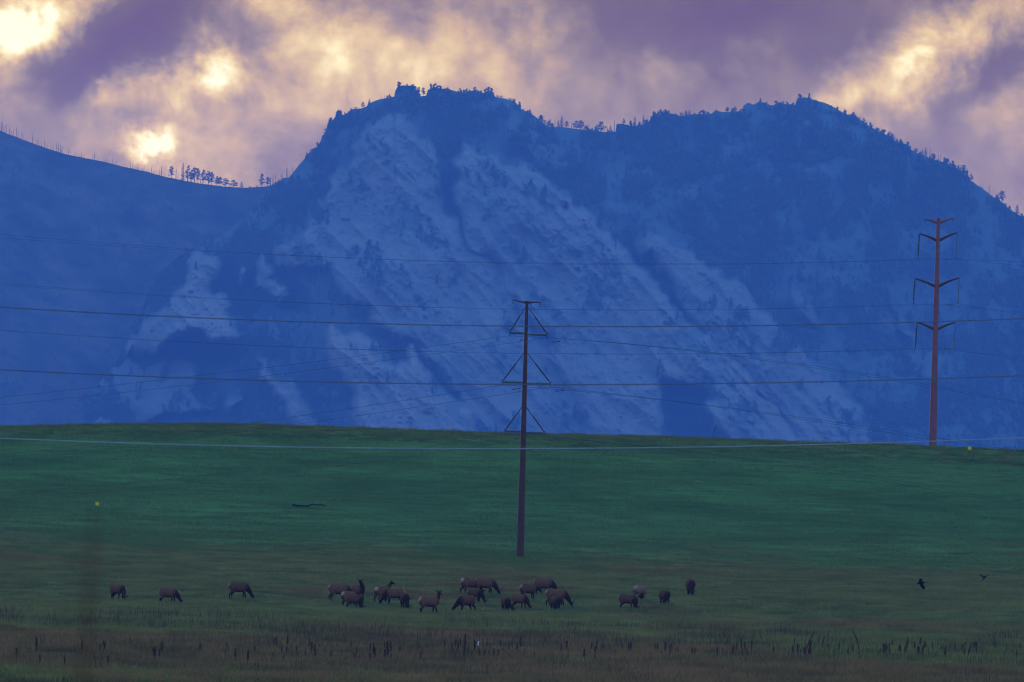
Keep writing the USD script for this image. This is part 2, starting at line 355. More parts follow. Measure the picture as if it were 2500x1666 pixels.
def relief_noise(px, row, seed, rock):
    p = np.stack([px, row, np.zeros_like(px)], -1)
    a = math.radians(47)
    q = np.stack([px * math.cos(a) + row * math.sin(a), (-px * math.sin(a) + row * math.cos(a)) * 5.5, np.zeros_like(px)], -1)
    slabs = 1 - np.abs(2 * meshkit.fbm(q / 330.0, 3, seed) - 1) * 2.2
    return (meshkit.fbm(p / 170.0, 3, seed + 3) - .5) * 110 + slabs * 20 * np.clip(rock * 1.3, .10, 1) + (meshkit.fbm(p / 26.0, 4, seed + 5) - .5) * (16 - 6 * np.clip(rock, 0, 1)) + (np.abs(meshkit.fbm(p / 11.0, 4, seed + 8) - .5) - .1) * -22 * np.clip(rock, .15, 1)


def build_mountain(name, rx, ry, depth, base_row, x0, x1, cols, rows, rocks, mat, slope, seed, rough=1.0, rim=2.2):
    px = np.linspace(x0, x1, cols)
    ridge = np.interp(px, rx, ry) + (meshkit.fbm(np.stack([px / 7.0, px * 0, px * 0 + seed], -1), 3, seed) - .5) * rim
    soft = gaussian_filter1d(ridge, cols * 26.0 / (x1 - x0))
    t = np.linspace(0, 1, rows) ** 1.12
    PX = np.repeat(px[None, :], rows, 0)
    ROW = ridge[None, :] + t[:, None] * (np.maximum(base_row, ridge + 60) - ridge)[None, :]
    w = np.stack([PX / 40.0, ROW / 40.0, PX * 0], -1)
    wx, wy = PX + (meshkit.fbm(w, 5, seed + 11) - .5) * 64, ROW + (meshkit.fbm(w, 5, seed + 12) - .5) * 64
    rock, push = np.zeros_like(PX), np.zeros_like(PX)
    sig = (rows * 2.2 / 900, cols * 2.2 / (x1 - x0))
    for outline, out, bare in rocks:
        inside = shapely.contains_xy(shapely.Polygon(outline).buffer(0), wx.ravel(), wy.ravel()).reshape(PX.shape).astype(float)
        rock = np.maximum(rock, (gaussian_filter(inside, (sig[0] * 1.0, sig[1] * 1.0)) * .6 + gaussian_filter(inside, (sig[0] * 3, sig[1] * 3)) * .4) * bare)
        wide = gaussian_filter(inside, (sig[0] * 5, sig[1] * 5)) * .6 + gaussian_filter(inside, (sig[0] * 1.5, sig[1] * 1.5)) * .4
        push = np.maximum(push, wide * out)
    a_ = math.radians(47)
    al, ac = PX * math.cos(a_) + ROW * math.sin(a_), -PX * math.sin(a_) + ROW * math.cos(a_)
    veg = meshkit.fbm(np.stack([al / 90.0, ac / 42.0, PX * 0], -1), 5, seed + 31) * .68 + meshkit.fbm(np.stack([PX / 15.0, ROW / 15.0, PX * 0], -1), 4, seed + 32) * .32
    rock = rock * np.clip(1 - (veg - .52) * 4.5, .34, 1.0)                       # scrub and ledges that grow along the joints
    fade = np.clip(t[:, None] * 14, 0, 1) ** .7
    dep = depth - (ROW - soft[None, :]) * K * depth * slope - (push + rough * relief_noise(PX, ROW, seed, rock)) * fade
    pts = P(PX, ROW, dep)
    back = []
    for k in range(1, 9):
        b = pts[0] + np.array([0, k * 45.0, 0])
        b[:, 2] -= k * 45.0 * .55 + (k == 1) * 3
        back.append(b)
    allp = np.concatenate([np.array(back[::-1]), pts], 0)
    rk = np.concatenate([np.zeros((8, cols)), rock], 0)
    r, c = allp.shape[:2]
    f = grid_faces(r, c)[:, ::-1]
    tag(obj(name, (allp.reshape(-1, 3), f), MAT[mat], smooth=True, attrs={'rock': rk.ravel()}), kind='structure')
    return PX, ROW, pts, rock


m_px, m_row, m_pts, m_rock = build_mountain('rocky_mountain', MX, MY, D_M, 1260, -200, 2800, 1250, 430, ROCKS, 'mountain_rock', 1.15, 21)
BR = [([(674, 465), (690, 470), (670, 530), (652, 590), (640, 640), (610, 640), (618, 600), (640, 560), (655, 510)], 20, .6), ([(420, 560), (620, 540), (600, 560), (480, 580)], 5, .2)]
b_px, b_row, b_pts, b_rock = build_mountain('bare_hill', BX, BY, D_B, 1260, -450, 1200, 520, 240, BR, 'hill_soil', 1.7, 57, rough=.55, rim=1.6)
ridge_m = lambda x: float(np.interp(x, MX, MY))
ridge_b = lambda x: float(np.interp(x, BX, BY))

# ------------------------------------------------------------------ trees on the mountain's face and along the skylines
def leaf_cloud(centres, n_per, size, seed, flat=.6):
    r = np.random.default_rng(seed)
    V, F = [], []
    k = 0
    for c, rad in centres:
        for _ in range(n_per):
            d = r.normal(size=3)
            d /= np.linalg.norm(d)
            p = np.asarray(c) + d * np.array([rad, rad, rad * flat]) * r.uniform(.35, 1)
            a, b = r.normal(size=3), r.normal(size=3)
            a /= np.linalg.norm(a)
            b -= a * (a @ b)
            b /= np.linalg.norm(b)
            s = size * r.uniform(.6, 1.3)
            V += [p + a * s, p - a * s * .5 + b * s * .8, p - a * s * .5 - b * s * .8, p + np.cross(a, b) * s * .7]
            F += [[k, k + 1, k + 2], [k, k + 3, k + 1], [k + 1, k + 3, k + 2], [k, k + 2, k + 3]]
            k += 4
    return trimesh.Trimesh(np.array(V), np.array(F), process=False)


def tree_class(name, kind, seed):
    """Unit-height trees: spruce (narrow), pine (bare trunk, ragged crown), shrub (broad), snag (burnt, bare)."""
    r = np.random.default_rng(seed)
    cls = proto(name)
    if kind == 'snag':
        pts = np.array([[0, 0, -.06], [r.normal(0, .004), 0, .35], [r.normal(0, .01), r.normal(0, .01), .7], [r.normal(0, .014), 0, 1.0]])
        obj('trunk', tube(pts, [.034, .028, .021, .008], 6), 'burnt_wood', cls)
        br = []
        for _ in range(int(r.integers(5, 11))):
            z = r.uniform(.3, .95)
            a = r.uniform(0, 6.28)
            ln = r.uniform(.03, .10) * (1.2 - z * .6)
            c = np.array([np.interp(z, [0, .35, .7, 1], pts[:, 0]), np.interp(z, [0, .35, .7, 1], pts[:, 1]), z])
            br.append(tube([c, c + [math.cos(a) * ln, math.sin(a) * ln, ln * r.uniform(-.2, .7)]], [.010, .004], 4))
        obj('branches', join(br), 'burnt_wood', cls)
        return cls
    top = {'spruce': .97, 'pine': .90, 'shrub': .7}[kind]
    bend = r.normal(0, .015, 2)
    obj('trunk', tube([[0, 0, -.08], [bend[0], bend[1], .4], [bend[0] * .5, bend[1] * .5, top]], [.024, .018, .004], 6), 'bark', cls)
    limbs, cs = [], []
    if kind == 'spruce':
        for z in np.linspace(.12, .96, 17):
            w = .19 * (1 - z) ** .75 + .012
            for a in np.arange(5) * 2 * np.pi / 5 + r.uniform(0, 6):
                if r.random() < .16:
                    continue
                ln = w * r.uniform(.55, 1.15)
                e = np.array([math.cos(a) * ln, math.sin(a) * ln, z - ln * .22])
                limbs.append(tube([[0, 0, z], e], [.006, .002], 3))
                cs += [(e * [.62, .62, 1], max(.018, ln * .34)), (e, max(.014, ln * .25))]
        crown = leaf_cloud(cs, 7, .016, seed)
    elif kind == 'pine':
        base = r.uniform(.16, .32)
        for _ in range(30):
            z = r.uniform(base, .97)
            a = r.uniform(0, 6.28)
            ln = r.uniform(.09, .22) * math.sin(math.pi * min(1, (z - base) / (1 - base) * .8 + .22)) + .03
            e = np.array([math.cos(a) * ln, math.sin(a) * ln, z + ln * r.uniform(-.1, .35)])
            limbs.append(tube([[0, 0, z - .02], e], [.007, .002], 3))
            cs.append((e, r.uniform(.05, .085)))
            cs.append((e * [.5, .5, 1], r.uniform(.04, .07)))
        crown = leaf_cloud(cs, 22, .021, seed, .75)
    else:
        for _ in range(16):
            a, ln, z = r.uniform(0, 6.28), r.uniform(.05, .42), r.uniform(.2, .85)
            e = np.array([math.cos(a) * ln, math.sin(a) * ln, z * (1 - .5 * ln)])
            limbs.append(tube([[0, 0, .1], e], [.014, .003], 3))
            cs.append((e, r.uniform(.08, .14)))
        crown = leaf_cloud(cs, 26, .034, seed, .8)
    obj('limbs', join(limbs), 'bark', cls)
    obj('crown', crown, 'needles', cls)
    return cls


SPRUCE = [tree_class(f'spruce_{i}', 'spruce', 100 + i) for i in range(3)]
PINE = [tree_class(f'pine_{i}', 'pine', 120 + i) for i in range(4)]
SHRUB = [tree_class(f'shrub_{i}', 'shrub', 140 + i) for i in range(3)]
SNAG = [tree_class(f'snag_{i}', 'snag', 160 + i) for i in range(6)]
KINDS = {'s': (SPRUCE, 'spruce_tree', .42), 'p': (PINE, 'pine_tree', .46), 'b': (SHRUB, 'mountain_shrub', 1.0), 'n': (SNAG, 'dead_tree', .2)}


def skyline(px, top, base, kind, side, label, group=None, width=None, cat=None):
    """A tree on a ridge: its foot a little below the ridge's edge, its height from the photograph's pixels at that distance."""
    cls, name, natural = KINDS[kind]
    D = D_M if side == 'm' else D_B
    rid = ridge_m(px) if side == 'm' else ridge_b(px)
    foot = rid + 2.5
    h = max(5.0, (foot - min(top, foot - 8))) * K * D
    loc = P(px, foot, D + 2.0)
    w = 1.0 if width is None else float(np.clip((width * K * D) / (natural * h), .45, 2.6))
    t = copy_of(cls[int(rng.integers(len(cls)))], name, loc, float(rng.uniform(0, 360)), (h * w, h * w, h))
    tag(t, label, cat or {'n': 'dead tree', 'b': 'shrub'}.get(kind, 'tree'), group)


Z6 = lambda x, y: (x / 3.096, 290 + y / 3.096)
SN = [(8, 30), (15, 25), (30, 50), (45, 40), (70, 60), (88, 85), (100, 75), (125, 60), (138, 95), (165, 95), (178, 120), (190, 140), (205, 150), (245, 120), (280, 150), (293, 175), (315, 175), (335, 160), (355, 185), (380, 200), (390, 195), (405, 205), (428, 180), (440, 185), (455, 190), (463, 215), (470, 215), (500, 250), (518, 220), (530, 245),
      (565, 250), (580, 255), (600, 262), (615, 245), (630, 265), (668, 285), (700, 265), (715, 255), (740, 300), (765, 305), (800, 295), (815, 310), (832, 318), (850, 295), (862, 315), (880, 320), (900, 340), (930, 330), (945, 335), (960, 345), (985, 325), (1003, 330), (1020, 355), (1035, 345), (1050, 350), (1075, 370), (1088, 355), (1110, 370), (1125, 365),
      (1145, 355), (1160, 395), (1205, 385), (1220, 355), (1245, 400), (1270, 410)]
for x, y in SN:
    p, t = Z6(x, y)
    lone = {245: 'darkest thick burnt trunk standing alone on the left hill skyline', 1220: 'tall bare trunk standing alone left of the live pines on the left hill'}.get(x)
    skyline(p, t, 0, 'n', 'b', lone or 'thin bare burnt trunk on the bare left hill skyline', None if lone else 'burnt trunks along the left hill skyline')
for x, y in [(1330, 375), (1345, 400), (1415, 400), (1440, 410), (1515, 430), (1528, 440)]:
    p, t = Z6(x, y)
    skyline(p, t, 0, 'n', 'b', 'thin dead trunk among the live pines on the left hill', 'dead trunks among the live pines')
for x, y in [(2045, 430), (2063, 425), (2080, 420), (2100, 440), (2122, 415), (2130, 405)]:
    p, t = Z6(x, y)
    skyline(p, t, 0, 'n', 'b', 'slender dead trunk in the saddle left of the rocky mountain', 'dead trunks in the saddle')
for x, y in [(2165, 370), (2175, 375), (2190, 395), (2213, 350)]:
    p, t = Z6(x, y)
    skyline(p, t, 0, 'n', 'm', 'tall dead trunk at the left foot of the steep rocky shoulder', 'dead trunks at the foot of the rocky shoulder')
clump = 'pines in the clump on the left hill'
for x, y, k, w, lab in [(1293, 355, 'p', 45, 'round-headed pine at the left end of the clump on the left hill'), (1380, 330, 's', 48, 'tallest pointed spruce in the clump on the left hill'), (1420, 352, 'p', 42, 'flat-topped pine just right of the tallest spruce on the left hill'),
                        (1448, 385, 'p', 40, None), (1470, 365, 'p', 66, 'widest dark pine in the middle of the left hill clump'), (1495, 375, 'p', 40, None), (1535, 385, 'p', 44, 'leaning pine with a high crown right of the widest pine'), (1575, 393, 'p', 66, 'dense dark pine right of the gap in the left hill clump'), (1600, 405, 'p', 45, None),
                        (1640, 432, 'p', 52, None), (1662, 440, 'p', 44, None), (1703, 448, 'p', 62, 'broad low pine near the right end of the left hill clump'), (1765, 463, 'p', 66, 'spreading flat-topped small pine right of the left hill clump'), (1825, 476, 's', 46, 'last small bushy tree right of the left hill clump'),
                        (1978, 415, 'p', 44, 'taller of two lone pines in the saddle left of the mountain'), (2022, 440, 'p', 48, 'shorter of two lone pines in the saddle left of the mountain')]:
    p, t = Z6(x, y)
    skyline(p, t, 0, k, 'b', lab or 'dark mid-sized pine inside the clump on the left hill', None if lab else clump, w / 3.096)
for x, y, w in [(1885, 505, 30), (1940, 507, 30), (2085, 475, 36), (2140, 440, 80)]:
    p, t = Z6(x, y)
    skyline(p, t, 0, 'b', 'b', 'dark rounded scrub at the left foot of the rocky shoulder' if x == 2140 else 'low dark shrub in the saddle left of the mountain', None if x == 2140 else 'low shrubs in the saddle', w / 3.096)
Z1 = lambda x, y: (640 + x / 3.361, 180 + y / 3.361)
Z2 = lambda x, y: (1240 + x / 3.361, 200 + y / 3.361)
Z3 = lambda x, y: (1900 + x / 3.922, 220 + y / 3.922)
g1, g2, g3, g4 = 'trees on the left summit', 'trees along the middle ridge', 'trees down the right ridge', 'dead trunks along the mountain skyline'
SKY = [(Z1, 1, 880, 203, 's', 36, 'pointed spruce on the shoulder left of the first summit'), (Z1, 1, 825, 233, 'p', 36, 'tuft-headed pine below the spruce on the left shoulder'), (Z1, 1, 770, 285, 'b', 40, 0), (Z1, 1, 455, 560, 'p', 30, 'tiny pine clinging to the steep left shoulder'), (Z1, 1, 400, 636, 'b', 34, 0),
       (Z1, 1, 1003, 165, 'n', 0, 0), (Z1, 1, 975, 178, 'n', 0, 0), (Z1, 1, 1045, 158, 'n', 0, 0), (Z1, 1, 925, 205, 'n', 0, 0), (Z1, 1, 1190, 90, 'b', 40, 0), (Z1, 1, 1228, 90, 'b', 34, 0), (Z1, 1, 1255, 105, 'p', 34, 0), (Z1, 1, 1283, 110, 'p', 44, 'left tree of the pair in the notch beside the highest summit'),
       (Z1, 1, 1321, 112, 'p', 44, 'right tree of the pair in the notch beside the highest summit'), (Z1, 1, 1580, 113, 'n', 0, 0), (Z1, 1, 1600, 125, 'n', 0, 0), (Z1, 1, 1636, 135, 'n', 0, 0), (Z1, 1, 1658, 148, 'n', 0, 0), (Z1, 1, 1930, 172, 'b', 44, 0), (Z1, 1, 1962, 176, 'b', 36, 0), (Z1, 1, 2035, 194, 'b', 46, 0), (Z1, 1, 2060, 202, 'b', 36, 0), (Z1, 1, 2140, 285, 'b', 44, 0), (Z1, 1, 2200, 310, 'b', 44, 0), (Z1, 1, 2288, 338, 'p', 50, 0), (Z1, 1, 2350, 385, 'p', 40, 0),
       (Z2, 2, 270, 270, 'p', 40, 0), (Z2, 2, 300, 305, 'b', 40, 0), (Z2, 2, 345, 298, 's', 46, 'bushy dark tree left of the tallest one in the mountain saddle'), (Z2, 2, 385, 305, 'n', 0, 0), (Z2, 2, 440, 276, 's', 52, 'tallest dark tree in the saddle between the two summits'), (Z2, 2, 412, 315, 's', 44, 0), (Z2, 2, 480, 320, 'p', 40, 0), (Z2, 2, 522, 325, 'n', 0, 0), (Z2, 2, 560, 318, 'p', 60, 0), (Z2, 2, 597, 313, 'p', 66, 'wide flat-topped pine left of the gap in the mountain saddle'), (Z2, 2, 630, 345, 'b', 50, 0), (Z2, 2, 656, 345, 's', 34, 0),
       (Z2, 2, 722, 350, 'b', 60, 0), (Z2, 2, 762, 325, 'p', 84, 'broadest round-crowned pine in the mountain saddle'), (Z2, 2, 815, 365, 'n', 0, 0), (Z2, 2, 840, 350, 's', 44, 'small cone-shaped tree beside the notch in the mountain saddle'), (Z2, 2, 872, 318, 'n', 0, 0), (Z2, 2, 950, 300, 'p', 28, 0), (Z2, 2, 1006, 313, 'p', 30, 0), (Z2, 2, 1040, 278, 's', 38, 'narrow spruce right of the square rock on the middle ridge'), (Z2, 2, 1075, 340, 'b', 40, 0), (Z2, 2, 1112, 275, 's', 46, 0), (Z2, 2, 1148, 268, 'n', 0, 0),
       (Z2, 2, 1372, 253, 'b', 40, 0), (Z2, 2, 1420, 245, 'b', 56, 0), (Z2, 2, 1460, 232, 'p', 24, 0), (Z2, 2, 1490, 230, 's', 60, 'blunt dark tree right of the boulders on the middle ridge'), (Z2, 2, 1615, 235, 'b', 64, 0), (Z2, 2, 1700, 246, 'b', 44, 0), (Z2, 2, 1800, 205, 'p', 42, 0), (Z2, 2, 1865, 198, 's', 56, 'dark spruce standing left of the flat-topped summit rocks'), (Z2, 2, 1928, 214, 'n', 0, 0), (Z2, 2, 2328, 172, 'n', 0, 0),
       (Z3, 3, 695, 228, 'b', 34, 0), (Z3, 3, 740, 258, 'b', 44, 0), (Z3, 3, 775, 262, 'b', 44, 0), (Z3, 3, 818, 270, 'p', 40, 0), (Z3, 3, 886, 330, 'p', 34, 0), (Z3, 3, 955, 363, 'p', 50, 0), (Z3, 3, 995, 376, 'p', 44, 0), (Z3, 3, 1045, 428, 'b', 34, 0), (Z3, 3, 1087, 415, 'p', 66, 'spiky-topped pine high on the long right ridge'), (Z3, 3, 1110, 450, 'b', 44, 0), (Z3, 3, 1190, 508, 'b', 50, 0), (Z3, 3, 1212, 512, 'b', 40, 0),
       (Z3, 3, 1318, 556, 'p', 60, 0), (Z3, 3, 1380, 556, 's', 44, 0), (Z3, 3, 1411, 548, 's', 56, 'tallest dark tree in the clump on the right ridge'), (Z3, 3, 1450, 550, 'n', 0, 0), (Z3, 3, 1492, 610, 'p', 40, 0), (Z3, 3, 1535, 615, 'n', 0, 0), (Z3, 3, 1555, 618, 'n', 0, 0), (Z3, 3, 1580, 662, 'n', 0, 0), (Z3, 3, 1612, 655, 's', 44, 0), (Z3, 3, 1632, 660, 'n', 0, 0), (Z3, 3, 1660, 700, 'b', 40, 0), (Z3, 3, 1722, 712, 'n', 0, 0), (Z3, 3, 1745, 710, 'n', 0, 0),
       (Z3, 3, 1772, 714, 'p', 60, 'pine beside two dead trunks on the lower right ridge'), (Z3, 3, 1846, 803, 'p', 46, 'small sparse tree below the pine on the right ridge'), (Z3, 3, 1938, 888, 'n', 0, 0), (Z3, 3, 1955, 895, 'n', 0, 0), (Z3, 3, 2018, 908, 'n', 0, 0), (Z3, 3, 2140, 960, 'p', 80, 'large leaning pine alone on the lower right ridge'), (Z3, 3, 2172, 1085, 'b', 50, 0), (Z3, 3, 2287, 1095, 's', 66, 'dark pointed tree nearest the right edge of the ridge'), (Z3, 3, 2340, 1195, 'b', 60, 0)]
for z, zone, x, y, k, w, lab in SKY:
    p, t = z(x, y)
    where = {1: 'left summit', 2: 'middle ridge between the summits', 3: 'long right ridge'}[zone]
    if not lab:
        gen = {'n': f'thin dead trunk on the {where} of the mountain', 'b': f'low dark shrub on the {where} of the mountain', 's': f'small dark conical tree on the {where} of the mountain', 'p': f'small ragged pine on the {where} of the mountain'}[k]
        grp = f"{ {'n': 'dead trunks', 'b': 'shrubs', 's': 'conical trees', 'p': 'ragged pines'}[k] } on the {where}"
    skyline(p, t, 0, k, 'm', lab or gen, None if lab else grp, (w / (3.922 if zone == 3 else 3.361)) or None)


def scatter_trees(name, PX, ROW, pts, rock, n, protos, seed, lo, hi, keep, label='dark conifers and scrub covering the mountain slopes between the bare slabs', cat='forest'):
    r = np.random.default_rng(seed)
    rows, cols = PX.shape
    i, j = (r.random(n * 4) ** 1.0 * (rows - 30) + 8).astype(int), r.integers(0, cols, n * 4)
    den = meshkit.fbm(np.stack([PX[i, j] / 60, ROW[i, j] / 60, PX[i, j] * 0], -1), 4, seed)
    ok = ((rock[i, j] < .26) | ((rock[i, j] < .5) & (r.random(n * 4) < .25))) & (r.random(n * 4) < keep(den)) & (ROW[i, j] < 1130) & (ROW[i, j] > np.array([ROW[0, c] for c in j]) + 9) & (PX[i, j] > -60) & (PX[i, j] < 2560)
    i, j = i[ok][:n], j[ok][:n]
    pi = UsdGeom.PointInstancer.Define(stage, f'/World/{name}')
    targets = []
    for q, m in enumerate(protos):
        targets.append(obj('clump', m, 'needles', pi.GetPrim()).GetPath())
    pi.CreatePrototypesRel().SetTargets(targets)
    pi.CreateProtoIndicesAttr(Vt.IntArray.FromNumpy(r.integers(0, len(protos), len(i)).astype(np.int32)))
    pi.CreatePositionsAttr(Vt.Vec3fArray.FromNumpy((pts[i, j] - [0, 0, .4]).astype(np.float32)))
    s = r.uniform(lo, hi, (len(i), 1)) * np.array([[1, 1, 1]]) * np.stack([r.uniform(.8, 1.3, len(i))] * 2 + [np.ones(len(i))], 1)
    pi.CreateScalesAttr(Vt.Vec3fArray.FromNumpy(s.astype(np.float32)))
    a = r.uniform(0, 2 * np.pi, len(i))
    pi.CreateOrientationsAttr(Vt.QuathArray([Gf.Quath(float(math.cos(v / 2)), 0, 0, float(math.sin(v / 2))) for v in a]))
    tag(pi.GetPrim(), label, cat, kind='stuff')


far_trees = []
for q in range(5):
    r_ = np.random.default_rng(300 + q)
    cs = [((r_.normal(0, .05), r_.normal(0, .05), z), .28 * (1 - z) + .05) for z in np.linspace(.12, .95, 7)]
    far_trees.append(leaf_cloud(cs, 4, .15, 310 + q))
scatter_trees('hill_scrub', b_px, b_row, b_pts, b_rock, 2600, far_trees[:3], 47, 1.4, 4.2, lambda d: np.clip((d - .40) * 4.0, .06, 1), 'low scrub and stumps dotted over the bare left hill', 'scrub')
scatter_trees('mountain_forest', m_px, m_row, m_pts, m_rock, 15000, far_trees, 41, 4.5, 12.5, lambda d: np.clip((d - .38) * 5.0, .06, 1))

# ------------------------------------------------------------------ transmission poles
def ground_at(p):
    return float(ground(p[0], p[1]))


def near_pole():
    """Dark steel pole: short shield-wire arm on top, three tiers of braced post insulators."""
    D = 900.0
    base = on_ground(1270, 1360)
    D = base[1]
    up = lambda row: float(P(1282, row, D)[2])
    x_at = lambda px, row: P(px, row, D)
    t = thing('transmission_pole', base)
    H = up(737) - base[2]
    loc = lambda px, row, dy=0.0: x_at(px, row) - base + [0, dy, 0]
    shaft = tube([[0, 0, -.8], [0, 0, H * .25], [0, 0, H * .5], [0, 0, H * .75], [0, 0, H]], [.41, .355, .29, .215, .15], 16)
    obj('shaft', shaft, 'rust_steel', t, smooth=40)
    for z in (H * .40, H * .68):
        obj('joint_band', tube([[0, 0, z], [0, 0, z + .12]], np.interp(z, [0, H], [.41, .15]) + .02, 16), 'rust_steel', t)
    top = H - .05
    al = -1.38
    arm = tube([[-1.50, 0, top + .22], [-.75, 0, top + .06], [-.12, 0, top - .05], [.12, 0, top - .05], [.75, 0, top + .02], [1.48, 0, top + .03]], [.05, .07, .12, .12, .07, .05], 8)
    am = obj('top_arm', arm, 'rust_steel', t, smooth=40)
    obj('arm_cap', tube([[0, 0, top - .22], [0, 0, top + .12]], [.2, .24], 12), 'rust_steel', t)
    for sx, zz in ((-1.48, top + .2), (1.46, top + .0)):
        obj('wire_clamp', join([tube([[sx, 0, zz], [sx, 0, zz - .34]], .04, 6), tube([[sx, -.15, zz - .36], [sx, .15, zz - .36]], .05, 6)]), 'hardware', t)
    ends = []
    for lx, rx, row, brow in ((1245, 1336, 816, 750), (1227, 1344, 936, 862), (1233, 1329, 1056, 994)):
        for px in (lx, rx):
            e = loc(px, row + (2.5 if px == rx else -2.5))
            ax = 0.0
            s = 1 if px == rx else -1
            z0 = float(e[2]) + .02
            r0 = float(np.interp(z0, [0, H], [.41, .15]))
            post = [np.array([s * r0 * .9, 0, z0 + (.0 if s < 0 else .0)]), np.array([e[0], 0, z0])]
            n = 24
            pts = [post[0] + (post[1] - post[0]) * q for q in np.linspace(0, 1, n * 2 + 1)]
            rad = [.07] * 3 + [.15 if q % 2 else .10 for q in range(n * 2 + 1 - 5)] + [.05] * 2
            obj('post_insulator', tube(pts, rad, 10), 'insulator_grey', t)
            zb = up(brow) - base[2]
            b0, b1 = np.array([s * float(np.interp(zb, [0, H], [.41, .15])) * .9, 0, zb]), np.array([e[0] - s * .02, 0, z0 + .13])
            pts = [b0 + (b1 - b0) * q for q in np.linspace(0, 1, 61)]
            rad = [.045] * 22 + [.10 if q % 2 else .06 for q in range(34)] + [.04] * 5
            obj('brace_insulator', tube(pts, rad, 8), 'insulator_dark', t)
            obj('end_fitting', join([tube([[e[0], 0, z0 + .22], [e[0], 0, z0 - .30]], [.05, .035], 6), tube([[e[0], -.32, z0 - .30], [e[0], .32, z0 - .30]], .05, 6), tube([[e[0] - .14, 0, z0 + .2], [e[0] + .14, 0, z0 + .2]], .035, 6)]), 'hardware', t)
            ends.append(base + np.array([e[0], 0, z0 - .31]))
    tag(t, 'dark rusty steel power pole with three tiers of triangular insulators beside the herd', 'power pole')
    return base, ends


def far_pole():
    """Reddish steel pole behind the crest: four pairs of upswept arms, long hanging insulators on three of them."""
    D = 1250.0
    top = P(2291, 533, D)
    g = ground(top[0], D)
    base = np.array([top[0], D, float(g)])
    H = top[2] - base[2]
    t = thing('transmission_pole', base)
    rr = lambda z: float(np.interp(z, [0, H], [.62, .26]))
    obj('shaft', tube([[0, 0, -.8], [0, 0, H * .3], [0, 0, H * .6], [0, 0, H]], [rr(0), rr(H * .3), rr(H * .6), rr(H)], 16), 'red_steel', t, smooth=40)
    for z in (H * .36, H * .66):
        obj('joint_band', tube([[0, 0, z], [0, 0, z + .14]], rr(z) + .025, 16), 'red_steel', t)
    loc = lambda px, row: P(px, row, D) - base
    tips = []
    for lx, ly, rx_, ry_, hub, bot in ((2259, 535, 2327, 533, 544, None), (2245, 571, 2337, 569, 587, 628), (2234, 681, 2342, 679, 699, 738), (2239, 788, 2333, 788, 803, 846)):
        for px, row in ((lx, ly), (rx_, ry_)):
            e, h0 = loc(px, row), loc(2291 - (hub - 533) * .028, hub)
            s = np.sign(e[0])
            a0 = np.array([s * rr(h0[2]) * .8, 0, h0[2]])
            dx, dz = e[0] - a0[0], e[2] - a0[2]
            arm = [a0 + [dx * q, 0, dz * (q * 1.25 - .25 * q ** 3)] for q in (0, .2, .45, .7, .9, 1.0)]
            obj('arm', tube(arm, [.24, .20, .16, .13, .11, .09], 8), 'red_steel' if bot is None else 'rust_steel', t, smooth=40)
            tip = arm[-1]
            if bot is None:
                obj('wire_clamp', join([tube([tip, tip - [0, 0, .5]], .06, 6), tube([tip + [0, -.2, -.52], tip + [0, .2, -.52]], .06, 6)]), 'hardware', t)
                tips.append(base + tip - [0, 0, .54])
                continue
            ln = (bot - row) * K * D
            b = tip + [(-.10 if s < 0 else -.06) * 1.5, 0, -ln]
            thin = 1.0 if s < 0 else .62
            pts = [tip + (b - tip) * q for q in np.linspace(0, 1, 57)]
            rad = [.05] * 4 + [(.125 if q % 2 else .08) * thin for q in range(50)] + [.04] * 3
            obj('hanging_insulator', tube(pts, rad, 8), 'insulator_dark' if s < 0 else 'insulator_grey', t)
            obj('end_fitting', join([tube([b, b - [0, 0, .22]], .07, 6), tube([b + [0, -.35, -.24], b + [0, .35, -.24]], .07, 6)]), 'hardware', t)
            tips.append(base + b - [0, 0, .26])
    tag(t, 'tall reddish steel power pole with upswept arms standing behind the hill crest', 'power pole')
    return base, tips


pole_base, near_ends = near_pole()
far_base, far_tips = far_pole()


def wire(name, runs, radius, label, cat='power line', mat='wire_metal', dampers=(), n=70):
    """runs: lists of world points; every run is a parabola through its first, middle and last point."""
    t = thing(name, runs[0][0])
    o = np.array(runs[0][0])
    for run in runs:
        a, m, b = (np.asarray(q, float) - o for q in run)
        s = np.linspace(0, 1, n)[:, None]
        pts = a * (2 * s - 1) * (s - 1) + m * 4 * s * (1 - s) + b * s * (2 * s - 1)
        obj('cable', tube(pts, radius, 6), mat, t, smooth=True)
    for c in dampers:
        c = np.asarray(c) - o
        obj('vibration_damper', join([tube([c + [-.30, 0, -.12], c + [.30, 0, -.02]], .025, 5), tube([c + [-.42, 0, -.14], c + [-.22, 0, -.09]], .075, 6), tube([c + [.22, 0, -.03], c + [.42, 0, 0]], .075, 6), tube([c, c + [0, 0, -.08]], .03, 5)]), 'hardware', t)
    return tag(t, label, cat)


